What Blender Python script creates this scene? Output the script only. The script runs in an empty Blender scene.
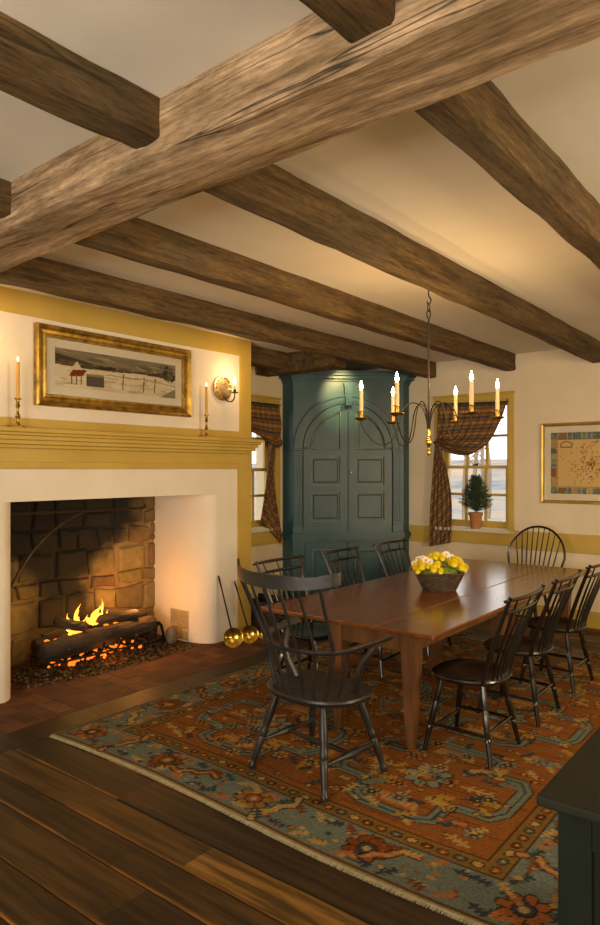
import bpy, bmesh, math, random
import numpy as np
from mathutils import Vector, Matrix
from mathutils import noise as mnoise
random.seed(7)
PI = math.pi
S = bpy.context.scene
COL = S.collection
R = math.radians
CAMH = 1.6
YAW = math.atan(535/678)

# ------------------------------------------------------------------ camera
cd = bpy.data.cameras.new('camera'); cam = bpy.data.objects.new('camera', cd); COL.objects.link(cam)
cd.sensor_fit = 'HORIZONTAL'; cd.sensor_width = 36.0; cd.lens = 678/600*36.0
cd.shift_y = (469-462.5)/600.0
cd.clip_start = 0.05; cd.clip_end = 300
cam.location = (0, 0, CAMH); cam.rotation_euler = (R(90), 0, YAW)
S.camera = cam

# ------------------------------------------------------------------ world and view
S.view_settings.view_transform = 'Standard'; S.view_settings.look = 'None'
S.view_settings.gamma = 1.0; S.view_settings.use_curve_mapping = False
S.view_settings.exposure = 0.0
w = bpy.data.worlds.new('world'); S.world = w; w.use_nodes = True
wb = w.node_tree.nodes['Background']
wb.inputs[0].default_value = (0.95, 0.93, 0.88, 1); wb.inputs[1].default_value = 2.3

def area(name, loc, rot, sx, sy, power, col):
    l = bpy.data.lights.new(name, 'AREA'); l.shape = 'RECTANGLE'; l.size = sx; l.size_y = sy
    l.energy = power; l.color = col
    o = bpy.data.objects.new(name, l); COL.objects.link(o); o.location = loc; o.rotation_euler = rot
    return o
# daylight through the windows of the unseen walls (right-hand wall, wall behind the camera)
area('window_daylight', (2.50, 3.8, 1.6), (0, R(90), 0), 1.3, 1.0, 120, (1.0, 0.76, 0.45))
area('window_daylight', (2.50, 0.9, 1.6), (0, R(90), 0), 1.3, 1.0, 45, (1.0, 0.80, 0.54))
area('window_daylight', (-0.8, -2.35, 1.55), (R(94), 0, 0), 2.2, 1.1, 165, (1.0, 0.90, 0.76))

def point(name, loc, power, col, rad=0.02):
    l = bpy.data.lights.new(name, 'POINT'); l.energy = power; l.color = col; l.shadow_soft_size = rad
    o = bpy.data.objects.new(name, l); COL.objects.link(o); o.location = loc
    return o
WARM = (1.0, 0.62, 0.26)

# ------------------------------------------------------------------ tagging
def tag(o, label=None, cat=None, group=None, kind=None):
    if label: o['label'] = label
    if cat: o['category'] = cat
    if group: o['group'] = group
    if kind: o['kind'] = kind
    return o
def empty(name, loc=(0, 0, 0), rz=0, label=None, cat=None, group=None):
    o = bpy.data.objects.new(name, None); COL.objects.link(o); o.location = loc; o.rotation_euler = (0, 0, rz)
    o.empty_display_size = 0.1
    return tag(o, label, cat, group)
def copy_tree(o, parent=None):
    c = o.copy(); COL.objects.link(c)
    if parent:
        c.parent = parent
        c.matrix_parent_inverse = o.matrix_parent_inverse.copy()
    for ch in list(o.children): copy_tree(ch, c)
    return c

# ------------------------------------------------------------------ mesh builder
def frame_from(t):
    t = t.normalized()
    a = Vector((0, 0, 1)) if abs(t.z) < 0.9 else Vector((1, 0, 0))
    n = t.cross(a).normalized(); b = t.cross(n).normalized()
    return n, b
class MB:
    def __init__(s): s.v = []; s.f = []; s.c = []
    def add(s, vs, fs, col=None):
        o = len(s.v); s.v += [tuple(v) for v in vs]; s.f += [tuple(i+o for i in f) for f in fs]
        s.c += [col or (1, 1, 1)]*len(vs); return s
    def box(s, x0, y0, z0, x1, y1, z1, b=0.0, M=None, col=None):
        if b <= 0:
            vs = [Vector((x, y, z)) for x in (x0, x1) for y in (y0, y1) for z in (z0, z1)]
            fs = [(0, 1, 3, 2), (4, 6, 7, 5), (0, 4, 5, 1), (2, 3, 7, 6), (0, 2, 6, 4), (1, 5, 7, 3)]
        else:
            bm = bmesh.new(); bmesh.ops.create_cube(bm, size=1)
            for v in bm.verts:
                v.co = Vector(((x0+x1)/2+v.co.x*(x1-x0), (y0+y1)/2+v.co.y*(y1-y0), (z0+z1)/2+v.co.z*(z1-z0)))
            bmesh.ops.bevel(bm, geom=list(bm.edges), offset=b, segments=2, profile=0.5, affect='EDGES')
            bm.verts.index_update()
            vs = [v.co.copy() for v in bm.verts]; fs = [[v.index for v in f.verts] for f in bm.faces]; bm.free()
        if M is not None: vs = [M @ v for v in vs]
        return s.add(vs, fs, col)
    def tube(s, pts, rad, n=8, caps=True, flat=None, col=None):
        pts = [Vector(p) for p in pts]; m = len(pts)
        if not hasattr(rad, '__len__'): rad = [rad]*m
        vs = []; fs = []
        t0 = (pts[1]-pts[0]); nrm, _ = frame_from(t0)
        if flat is not None: nrm = Vector(flat)
        for i in range(m):
            t = (pts[min(i+1, m-1)]-pts[max(i-1, 0)]).normalized()
            nrm = (nrm - t*nrm.dot(t)).normalized(); b = t.cross(nrm)
            r = rad[i]; ra, rb = (r if hasattr(r, '__len__') else (r, r))
            for k in range(n):
                a = 2*PI*k/n
                vs.append(pts[i]+nrm*math.cos(a)*ra+b*math.sin(a)*rb)
        for i in range(m-1):
            for k in range(n):
                fs.append((i*n+k, i*n+(k+1) % n, (i+1)*n+(k+1) % n, (i+1)*n+k))
        if caps: fs.append(tuple(range(n-1, -1, -1))); fs.append(tuple((m-1)*n+k for k in range(n)))
        return s.add(vs, fs, col)
    def lathe(s, prof, loc=(0, 0, 0), n=16, M=None, col=None):
        vs = []; fs = []
        for r, z in prof:
            for k in range(n):
                a = 2*PI*k/n; vs.append(Vector((r*math.cos(a)+loc[0], r*math.sin(a)+loc[1], z+loc[2])))
        m = len(prof)
        for i in range(m-1):
            for k in range(n): fs.append((i*n+k, i*n+(k+1) % n, (i+1)*n+(k+1) % n, (i+1)*n+k))
        fs.append(tuple(range(n-1, -1, -1))); fs.append(tuple((m-1)*n+k for k in range(n)))
        if M is not None: vs = [M @ v for v in vs]
        return s.add(vs, fs, col)
    def prism(s, poly, a0, a1, axis='z', M=None, col=None):
        n = len(poly)
        def P(p, q):
            if axis == 'z': return Vector((p[0], p[1], q))
            if axis == 'y': return Vector((p[0], q, p[1]))
            return Vector((q, p[0], p[1]))
        vs = [P(p, a0) for p in poly]+[P(p, a1) for p in poly]
        fs = [tuple(range(n-1, -1, -1)), tuple(range(n, 2*n))]+[(i, (i+1) % n, n+(i+1) % n, n+i) for i in range(n)]
        if M is not None: vs = [M @ v for v in vs]
        return s.add(vs, fs, col)
    def grid(s, P, nu, nv, col=None):
        vs = [P(i/nu, j/nv) for j in range(nv+1) for i in range(nu+1)]
        fs = [(j*(nu+1)+i, j*(nu+1)+i+1, (j+1)*(nu+1)+i+1, (j+1)*(nu+1)+i) for j in range(nv) for i in range(nu)]
        o = len(s.v); s.v += [tuple(v) for v in vs]; s.f += [tuple(q+o for q in f) for f in fs]
        if col: s.c += [col(i/nu, j/nv) for j in range(nv+1) for i in range(nu+1)]
        else: s.c += [(1, 1, 1)]*len(vs)
        return s
    def blob(s, c, r, seed=0, amp=0.2, sub=2, sc=(1, 1, 1), M=None, freq=2.0, col=None):
        bm = bmesh.new(); bmesh.ops.create_icosphere(bm, subdivisions=sub, radius=1)
        bm.verts.index_update(); vs = []
        for v in bm.verts:
            d = 1+amp*mnoise.noise(v.co*freq+Vector((seed*3.1, seed*1.7, 0)))
            p = Vector((v.co.x*sc[0]*r*d, v.co.y*sc[1]*r*d, v.co.z*sc[2]*r*d))
            if M is not None: p = M @ p
            vs.append(p+Vector(c))
        fs = [[v.index for v in f.verts] for f in bm.faces]; bm.free()
        return s.add(vs, fs, col)
    def build(s, name, mat, parent=None, smooth=False, colattr=False, sharp=None):
        me = bpy.data.meshes.new(name); me.from_pydata(s.v, [], s.f); me.validate()
        bm = bmesh.new(); bm.from_mesh(me); bmesh.ops.recalc_face_normals(bm, faces=bm.faces); bm.to_mesh(me); bm.free()
        if mat: me.materials.append(mat)
        if smooth:
            me.polygons.foreach_set('use_smooth', [True]*len(me.polygons))
            try: me.set_sharp_from_angle(angle=R(sharp or 40))
            except Exception: pass
        if colattr:
            a = me.color_attributes.new('tint', 'FLOAT_COLOR', 'POINT')
            arr = np.ones((len(me.vertices), 4), dtype=np.float32); arr[:, :3] = np.array(s.c, dtype=np.float32)
            a.data.foreach_set('color', arr.ravel())
        o = bpy.data.objects.new(name, me); COL.objects.link(o)
        if parent: o.parent = parent
        return o
def struct(o): o['kind'] = 'structure'; return o

# ------------------------------------------------------------------ materials
def lin(h):
    h = h.lstrip('#'); c = [int(h[i:i+2], 16)/255 for i in (0, 2, 4)]
    return tuple(x/12.92 if x <= 0.04045 else ((x+0.055)/1.055)**2.4 for x in c)
def newmat(name):
    m = bpy.data.materials.new(name); m.use_nodes = True
    return m, m.node_tree, m.node_tree.nodes['Principled BSDF']
def N(t, kind, **kw):
    n = t.nodes.new(kind)
    for k, v in kw.items():
        if k.startswith('_'): setattr(n, k[1:], v)
        else: n.inputs[k.replace('__', ' ')].default_value = v
    return n
def noisy(name, c1, c2, scale=4.0, rough=0.6, stretch=(1, 1, 1), bump=0.15, metal=0.0, detail=6.0, c3=None, bscale=None, spec=0.5, rot=(0, 0, 0), coat=0.0, dist=0.02):
    m, t, b = newmat(name)
    tc = N(t, 'ShaderNodeTexCoord'); mp = N(t, 'ShaderNodeMapping'); mp.inputs['Scale'].default_value = stretch
    mp.inputs['Rotation'].default_value = rot
    t.links.new(tc.outputs['Object'], mp.inputs['Vector'])
    nz = N(t, 'ShaderNodeTexNoise', Scale=scale, Detail=detail, Roughness=0.6); t.links.new(mp.outputs[0], nz.inputs['Vector'])
    rp = t.nodes.new('ShaderNodeValToRGB'); e = rp.color_ramp.elements
    e[0].position = 0.32; e[0].color = (*c1, 1); e[1].position = 0.68; e[1].color = (*c2, 1)
    if c3: x = rp.color_ramp.elements.new(0.5); x.color = (*c3, 1)
    t.links.new(nz.outputs['Fac'], rp.inputs['Fac']); t.links.new(rp.outputs[0], b.inputs['Base Color'])
    b.inputs['Roughness'].default_value = rough; b.inputs['Metallic'].default_value = metal
    b.inputs['Specular IOR Level'].default_value = spec
    if coat: b.inputs['Coat Weight'].default_value = coat; b.inputs['Coat Roughness'].default_value = 0.15
    if bump:
        nb = N(t, 'ShaderNodeTexNoise', Scale=bscale or scale*3, Detail=5.0); t.links.new(mp.outputs[0], nb.inputs['Vector'])
        bp = N(t, 'ShaderNodeBump', Strength=bump, Distance=dist); t.links.new(nb.outputs['Fac'], bp.inputs['Height'])
        t.links.new(bp.outputs[0], b.inputs['Normal'])
    return m
def vcol(name, rough=0.8, spec=0.3, nscale=60.0, namp=0.25, bump=0.2, stretch=(1, 1, 1), dist=0.004, sheen=0, coat=0, croug=.2, lo=.3, hi=.7):
    m, t, b = newmat(name)
    at = N(t, 'ShaderNodeAttribute', _attribute_name='tint')
    tc = N(t, 'ShaderNodeTexCoord'); mp = N(t, 'ShaderNodeMapping'); mp.inputs['Scale'].default_value = stretch
    t.links.new(tc.outputs['Object'], mp.inputs['Vector'])
    nz = N(t, 'ShaderNodeTexNoise', Scale=nscale, Detail=6.0, Roughness=0.65); t.links.new(mp.outputs[0], nz.inputs['Vector'])
    mr = N(t, 'ShaderNodeMapRange'); mr.inputs['From Min'].default_value = lo; mr.inputs['From Max'].default_value = hi
    mr.inputs['To Min'].default_value = 1-namp; mr.inputs['To Max'].default_value = 1+namp
    t.links.new(nz.outputs['Fac'], mr.inputs['Value'])
    mx = N(t, 'ShaderNodeVectorMath', _operation='SCALE')
    t.links.new(at.outputs['Color'], mx.inputs[0]); t.links.new(mr.outputs[0], mx.inputs['Scale'])
    t.links.new(mx.outputs[0], b.inputs['Base Color'])
    b.inputs['Roughness'].default_value = rough; b.inputs['Specular IOR Level'].default_value = spec
    if coat: b.inputs['Coat Weight'].default_value = coat; b.inputs['Coat Roughness'].default_value = croug
    if bump:
        bp = N(t, 'ShaderNodeBump', Strength=bump, Distance=dist); t.links.new(nz.outputs['Fac'], bp.inputs['Height'])
        t.links.new(bp.outputs[0], b.inputs['Normal'])
    return m
def beam_mat(name, c1, c2, c3, axis=1, crack=0.6, rough=0.75):
    # hewn timber: long grain, blotches and drying cracks running along the beam
    m, t, b = newmat(name)
    tc = N(t, 'ShaderNodeTexCoord')
    mp = N(t, 'ShaderNodeMapping'); sc = [9.0, 9.0, 9.0]; sc[axis] = 0.7; mp.inputs['Scale'].default_value = sc
    t.links.new(tc.outputs['Object'], mp.inputs['Vector'])
    g = N(t, 'ShaderNodeTexNoise', Scale=2.2, Detail=8.0, Roughness=0.65); t.links.new(mp.outputs[0], g.inputs['Vector'])
    bl = N(t, 'ShaderNodeTexNoise', Scale=2.6, Detail=4.0); t.links.new(tc.outputs['Object'], bl.inputs['Vector'])
    r1 = t.nodes.new('ShaderNodeValToRGB'); e = r1.color_ramp.elements
    e[0].position = .34; e[0].color = (*c1, 1); e[1].position = .66; e[1].color = (*c2, 1)
    t.links.new(g.outputs['Fac'], r1.inputs['Fac'])
    mixc = N(t, 'ShaderNodeMix', _data_type='RGBA'); t.links.new(r1.outputs[0], mixc.inputs[6]); mixc.inputs[7].default_value = (*c3, 1)
    mr = N(t, 'ShaderNodeMapRange'); mr.inputs['From Min'].default_value = .45; mr.inputs['From Max'].default_value = .7; mr.inputs['To Max'].default_value = .75
    t.links.new(bl.outputs['Fac'], mr.inputs['Value']); t.links.new(mr.outputs[0], mixc.inputs[0])
    sc2 = [4.2, 4.2, 4.2]; sc2[axis] = 0.10
    mp2 = N(t, 'ShaderNodeMapping'); mp2.inputs['Scale'].default_value = sc2; t.links.new(tc.outputs['Object'], mp2.inputs['Vector'])
    cn = N(t, 'ShaderNodeTexNoise', Scale=1.6, Detail=3.0, Distortion=0.1); t.links.new(mp2.outputs[0], cn.inputs['Vector'])
    ab = N(t, 'ShaderNodeMath', _operation='SUBTRACT'); ab.inputs[1].default_value = .5; t.links.new(cn.outputs['Fac'], ab.inputs[0])
    a2 = N(t, 'ShaderNodeMath', _operation='ABSOLUTE'); t.links.new(ab.outputs[0], a2.inputs[0])
    cr = N(t, 'ShaderNodeMapRange'); cr.inputs['From Min'].default_value = .0; cr.inputs['From Max'].default_value = .007
    cr.inputs['To Min'].default_value = 1-crack; cr.inputs['To Max'].default_value = 1; t.links.new(a2.outputs[0], cr.inputs['Value'])
    fin0 = N(t, 'ShaderNodeVectorMath', _operation='SCALE'); t.links.new(mixc.outputs[2], fin0.inputs[0]); t.links.new(cr.outputs[0], fin0.inputs['Scale'])
    mp3 = N(t, 'ShaderNodeMapping'); s3 = [60.0, 60.0, 60.0]; s3[axis] = 9.0; mp3.inputs['Scale'].default_value = s3; t.links.new(tc.outputs['Object'], mp3.inputs['Vector'])
    fn = N(t, 'ShaderNodeTexNoise', Scale=1.5, Detail=6.0, Roughness=0.7); t.links.new(mp3.outputs[0], fn.inputs['Vector'])
    fr_ = N(t, 'ShaderNodeMapRange'); fr_.inputs['From Min'].default_value = .3; fr_.inputs['From Max'].default_value = .7; fr_.inputs['To Min'].default_value = .55; fr_.inputs['To Max'].default_value = 1.45; t.links.new(fn.outputs['Fac'], fr_.inputs['Value'])
    fin = N(t, 'ShaderNodeVectorMath', _operation='SCALE'); t.links.new(fin0.outputs[0], fin.inputs[0]); t.links.new(fr_.outputs[0], fin.inputs['Scale'])
    t.links.new(fin.outputs[0], b.inputs['Base Color'])
    ad = N(t, 'ShaderNodeMath', _operation='ADD'); t.links.new(g.outputs['Fac'], ad.inputs[0]); t.links.new(cr.outputs[0], ad.inputs[1])
    bp = N(t, 'ShaderNodeBump', Strength=0.45, Distance=0.012); t.links.new(ad.outputs[0], bp.inputs['Height'])
    t.links.new(bp.outputs[0], b.inputs['Normal'])
    b.inputs['Roughness'].default_value = rough; b.inputs['Specular IOR Level'].default_value = .25
    return m
def emit(name, c, st):
    m, t, b = newmat(name); b.inputs['Base Color'].default_value = (*c, 1)
    b.inputs['Emission Color'].default_value = (*c, 1); b.inputs['Emission Strength'].default_value = st
    return m

M = {}
M['plaster'] = noisy('wall_plaster', (.70, .60, .44), (.78, .68, .51), 1.5, .85, bump=.15, bscale=7, spec=.2)
M['ceiling'] = noisy('ceiling_plaster', (.72, .66, .55), (.80, .74, .63), 1.0, .85, bump=.18, bscale=4, spec=.2)
M['breast'] = noisy('breast_plaster', (.78, .70, .58), (.84, .77, .66), 2.0, .8, bump=.15, bscale=6, spec=.2)
M['ochre'] = noisy('ochre_paint', (.50, .34, .065), (.58, .41, .09), 2.0, .5, bump=.05, bscale=12, spec=.4)
M['joist'] = beam_mat('dark_joist_timber', (.036, .021, .008), (.165, .100, .038), (.090, .063, .032), 1)
M['girder'] = beam_mat('girder_timber', (.13, .078, .034), (.58, .40, .24), (.19, .128, .060), 0, crack=.85)
M['window_trim'] = M['ochre']
M['cupboard'] = noisy('blue_green_milk_paint', (.010, .044, .060), (.028, .088, .105), 3.0, .38, (1, 1, .35), .12, c3=(.017, .066, .084), spec=.5, dist=.004)
M['worn_edge'] = noisy('rubbed_paint_edge', (.03, .05, .04), (.26, .24, .13), 9.0, .45, bump=.05)
M['black'] = noisy('black_chair_paint', (.003, .0025, .002), (.009, .007, .005), 8.0, .26, bump=.03, spec=.6, coat=.25)
M['charcoal'] = noisy('worn_grey_black_paint', (.008, .007, .006), (.024, .022, .020), 7.0, .42, (1, 1, 1), .08, spec=.5)
M['iron'] = noisy('wrought_iron', (.012, .010, .008), (.04, .032, .025), 20, .55, metal=.6, bump=.2)
M['iron_brown'] = noisy('chandelier_iron', (.022, .016, .009), (.055, .038, .020), 20, .5, metal=.6, bump=.1)
M['brass'] = noisy('brass', (.62, .44, .07), (.85, .62, .13), 6, .22, metal=1.0, bump=.08)
M['old_brass'] = noisy('dull_brass', (.35, .22, .06), (.55, .36, .10), 12, .35, metal=1.0, bump=.05)
M['old_brass_plate'] = noisy('tarnished_reflector', (.34, .24, .12), (.80, .62, .36), 16, .3, metal=.9, bump=.3)
M['gilt'] = noisy('gilt_frame', (.20, .11, .015), (.62, .40, .08), 14, .34, metal=.75, bump=.25, dist=.004)
M['gold'] = noisy('gold_frame', (.42, .27, .05), (.62, .42, .10), 8, .35, metal=.7, bump=.05)
M['candle'] = noisy('ochre_candle_wax', (.62, .34, .06), (.72, .42, .09), 5, .5, bump=0)
M['candle_pale'] = noisy('ivory_candle_sleeve', (.80, .52, .27), (.88, .62, .36), 30, .6, bump=.2)
M['mat'] = noisy('picture_mat', (.80, .72, .56), (.84, .76, .60), 4, .9, bump=0)
M['painted'] = vcol('printed_picture', .75, .2, 90, .12, 0)
M['plaid'] = vcol('plaid_cotton', .92, .1, 240, .22, .15, dist=.001)
M['rug'] = vcol('wool_rug', .96, .08, 90, .30, .5, dist=.006)
M['floor'] = vcol('old_floor_boards', .52, .35, 2.4, .62, .35, (.7, 11, 11), .006, coat=.0, lo=.40, hi=.62)
M['hearth'] = vcol('hearth_bricks', .75, .3, 6, .45, .3, dist=.004)
M['table'] = vcol('cherry_tabletop', .24, .5, 2.6, .35, .05, (7, .35, 7), .002, coat=.55, croug=.16)
M['table_leg'] = noisy('cherry_legs', (.085, .034, .012), (.19, .080, .026), 4, .38, (5, 5, .5), .08)
M['green'] = noisy('dark_green_paint', (.003, .006, .003), (.008, .012, .006), 5, .75, spec=.2, bump=.12, dist=.004)
M['greentop'] = noisy('olive_worn_top', (.008, .009, .004), (.018, .018, .009), 3, .75, spec=.2, bump=.12, dist=.004)
M['basket'] = noisy('dark_wicker', (.030, .018, .008), (.10, .06, .028), 30, .7, bump=.5)
M['terracotta'] = noisy('terracotta', (.38, .15, .05), (.50, .22, .09), 10, .8, bump=.1)
M['needle'] = noisy('conifer_needles', (.035, .075, .030), (.12, .18, .085), 12, .7, bump=0)
M['leaf'] = noisy('flower_foliage', (.10, .20, .02), (.30, .42, .05), 18, .6, bump=0)
M['yellow'] = noisy('yellow_petals', (.90, .70, .008), (1.0, .88, .03), 30, .6, bump=0)
M['white'] = noisy('white_petals', (.75, .72, .62), (.92, .90, .82), 30, .6, bump=0)
M['centre'] = noisy('flower_centre', (.5, .30, .02), (.65, .42, .04), 30, .6, bump=0)
M['log'] = noisy('charred_logs', (.008, .006, .004), (.075, .048, .026), 9, .9, (1, .30, 1), 1.0, dist=.03)
M['ember'] = emit('embers', (1.0, .20, .015), 1.3)
M['flame'] = emit('flame', (1.0, .34, .03), 2.6)
M['flame_core'] = emit('flame_core', (1.0, .66, .18), 5.0)
M['bulb'] = emit('candle_bulb', (1.0, .66, .30), 45.0)
M['wick'] = emit('lit_wick', (1.0, .62, .22), 12.0)
M['bark'] = noisy('tree_bark', (.20, .15, .11), (.36, .28, .20), 8, .9, (1, 1, .2), .4)
M['ash'] = vcol('volcanic_gravel', .9, .2, 60, .4, .4)
M['sill'] = noisy('sill_paint', (.66, .62, .50), (.72, .68, .56), 4, .5, bump=0)
M['soap'] = noisy('grey_stone', (.10, .085, .065), (.20, .17, .13), 10, .9, bump=.3)
m, t, b = newmat('window_glass'); M['glass'] = m
b.inputs['Base Color'].default_value = (1, 1, 1, 1); b.inputs['Transmission Weight'].default_value = 1; b.inputs['Roughness'].default_value = 0; b.inputs['IOR'].default_value = 1.05
m, t, b = newmat('picture_glass'); M['pglass'] = m
b.inputs['Base Color'].default_value = (1, 1, 1, 1); b.inputs['Transmission Weight'].default_value = 1; b.inputs['Roughness'].default_value = 0.0; b.inputs['IOR'].default_value = 1.15

# ------------------------------------------------------------------ dimensions
XF = -4.455      # face of the chimney breast
XR = -5.06       # left wall beside the breast
YB = 7.18        # window wall
ZC = 2.84        # ceiling
YE = 4.85        # far end of the breast
Y0 = 1.99        # near end of the breast
XRT, YN = 2.6, -2.5

# ------------------------------------------------------------------ floor boards
fb = MB(); y = YN
cols = ['#3a2812', '#4a3316', '#30200f', '#70501f', '#3c2a10', '#2a1c0d', '#5c4019']
bi = 0
edges = []
y = YN
while y < YB:
    wd = random.choice([.19, .22, .26, .17, .24]); edges.append((y, min(y+wd, YB+.05))); y += wd
for (ya, yb) in edges:
    x = -5.06
    x -= random.random()*2
    while x < XRT:
        L = random.uniform(2.2, 4.0); x1 = x+L
        xa, xb = max(x, -5.06), min(x1, XRT)
        if ya < 6.9 and xa < -3.69 and yb > 1.86: xa = max(xa, -3.69) if xb > -3.69 else xb
        if xb-xa > .01:
            c = Vector(lin(random.choice(cols)))*random.choice([.34, .42, .52, .65, .8, .95])
            e = Vector(lin('#8a5a20'))*random.uniform(.2, .8)
            ed = e if random.random() < .6 else c*.6
            n = 8; g = .0025
            prof = [(ya+g, -.02, c*.4), (ya+g, -.004, ed), (ya+g+.006, -.0005, ed), (ya+.02, .0, c), ((ya+yb)/2, .0004, c), (yb-.02, 0, c), (yb-g-.005, -.0005, c*.7), (yb-g, -.004, c*.5), (yb-g, -.02, c*.4)]
            o = len(fb.v)
            for xx in (xa+.001, xb-.001):
                for (py, pz, pc) in prof: fb.v.append((xx, py, pz)); fb.c.append(tuple(pc))
            k = len(prof)
            for i in range(k-1): fb.f.append((o+i, o+i+1, o+k+i+1, o+k+i))
        x = x1
fb.box(-5.06, YN, -.06, XRT, YB, -.018, col=(.02, .012, .006))
struct(fb.build('floor', M['floor'], colattr=True))
# brick hearth with a border board
hb = MB(); random.seed(11)
y = 1.90; row = 0
while y < 5.0:
    x = -5.30 if row % 2 == 0 else -5.42
    while x < -3.93:
        xa, xb = max(x, -5.30), min(x+.235, -3.93)
        if xb-xa > .03 and not (xa < -5.05 and (y < 2.3 or y > 4.25)):
            c = Vector(lin(random.choice(['#5c3820', '#54331e', '#623e24', '#4d301d'])))*random.uniform(.85, 1.1)
            hb.box(xa+.003, y+.003, -.02, xb-.003, y+.117, .004+random.uniform(-.001, .001), .003, col=tuple(c))
        x += .24
    y += .12; row += 1
hb.box(-5.30, 1.90, -.03, -3.93, 5.02, .002, col=(.095, .048, .024))
struct(hb.build('hearth', M['hearth'], colattr=True))
hb2 = MB(); hb2.box(-3.928, 1.86, -.02, -3.692, 6.9, .0015, .001, col=lin('#24160a')); hb2.box(-5.06, 5.03, -.02, -3.93, 6.9, .001, col=lin('#3c2612'))
struct(hb2.build('trim_hearth', M['floor'], colattr=True))

# ------------------------------------------------------------------ walls
wm = MB()   # window wall with its opening
WX0, WX1, WZ0, WZ1 = -3.60, -2.78, .93, 2.36
wm.box(XR-.3, YB, 0, WX0, YB+.3, ZC+.1); wm.box(WX1, YB, 0, XRT+.2, YB+.3, ZC+.1)
wm.box(WX0, YB, 0, WX1, YB+.3, WZ0); wm.box(WX0, YB, WZ1, WX1, YB+.3, ZC+.1)
struct(wm.build('wall_back', M['plaster']))
LX0, LX1 = 5.12, 5.955    # opening in the recessed left wall (y range)
wm = MB()
wm.box(XR-.3, 4.6, 0, XR, LX0, ZC+.1); wm.box(XR-.3, LX1, 0, XR, YB, ZC+.1)
wm.box(XR-.3, LX0, 0, XR, LX1, .93); wm.box(XR-.3, LX0, 2.34, XR, LX1, ZC+.1)
wm.box(XR-.3, YN, 0, XR, 2.1, ZC+.1)
struct(wm.build('wall_left', M['plaster']))
wm = MB(); wm.box(XRT, YN-.2, 0, XRT+.2, YB, ZC+.1); struct(wm.build('wall_right', M['plaster']))
wm = MB(); wm.box(XR-.3, YN-.2, 0, XRT, YN, ZC+.1); struct(wm.build('wall_front', M['plaster']))
cm = MB(); cm.box(XR-.3, YN-.2, ZC, XRT+.2, YB+.3, ZC+.12)
struct(cm.build('ceiling', M['ceiling']))

# chimney breast: shell round the fireplace opening (jambs with rounded cheeks)
OY0, OY1, OZ = 2.45, 4.40, 1.372
def cheek(yo, sgn):
    # plan polygon of a jamb between the opening and the breast end; sgn +1: solid towards +y
    pts = [(XF, yo+sgn*.02)]
    for k in range(17):
        a = PI/2*k/16
        pts.append((XF-.30*(1-math.cos(a)), yo+sgn*.02-sgn*.15*math.sin(a)))
    pts.append((XF-.50, yo-sgn*.125)); pts.append((-5.22, yo-sgn*.09))
    return pts
bm_ = MB()
p = cheek(OY1, 1); bm_.prism([(XF, YE-.001)]+p+[(-5.22, YE-.001)], 0, OZ)
p = cheek(OY0-.06, -1); bm_.prism([(XF, Y0+.001)]+p+[(-5.22, Y0+.001)], 0, OZ)
bm_.box(XF-.28, Y0+.001, OZ, XF, YE-.001, ZC)          # lintel and upper breast
bm_.box(-5.22, YE-.28, OZ, XF-.28, YE-.001, ZC); bm_.box(-5.22, Y0+.001, OZ, XF-.28, Y0+.3, ZC)
br = struct(bm_.build('wall_fireplace', M['breast'], smooth=True, sharp=30))
# side returns of the breast in yellow paint, corner boards, top board and frieze
PY1 = 4.705; PY0 = 2*3.42-PY1; PZ0, PZ1 = 1.955, 2.675
tm = MB(); e = .014
tm.box(XF, PY1, 1.60, XF+e, YE, ZC, .002); tm.box(XF, 4.684, 0, XF+e, YE, 1.60, .002)
tm.box(XF, Y0, 1.60, XF+e, PY0, ZC, .002); tm.box(XF, Y0, 0, XF+e, 2.156, 1.60, .002)
tm.box(XF, PY0, PZ1, XF+e, PY1, ZC, .002); tm.box(XF, PY0, 1.60, XF+e, PY1, PZ0, .002)
tm.box(XR, YE, 0, XF+e, YE+.014, ZC, .002); tm.box(XR, Y0-.014, 0, XF+e, Y0, ZC, .002)
struct(tm.build('trim_fireplace', M['ochre']))
# mantel shelf: layered cornice, one thing
root = empty('mantel_shelf', (XF+e, 3.42, 1.60), 0, 'long ochre-painted mantel shelf with stepped cornice above the fireplace', 'mantel shelf')
prof = [(0, .145), (.045, .145), (.045, .165), (.075, .175), (.10, .20), (.10, .222), (.125, .235), (.145, .248), (.145, .28), (0, .28)]
ms = MB()
hy = 1.405
for (a, b2_, c_, d_) in ((0, .145, .05, .17), (0, .17, .085, .20), (0, .20, .105, .23), (0, .23, .13, .25), (0, .25, .155, .28)):
    ex = .0+c_*.55
    ms.box(a, -hy-ex+.03, b2_, c_, hy+ex-.03, d_, .006)
ms.build('cornice', M['ochre'], root)
ms = MB(); ms.box(0, -1.27, .0, .012, 1.27, .05, .004); ms.build('frieze_strip', M['ochre'], root)

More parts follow.
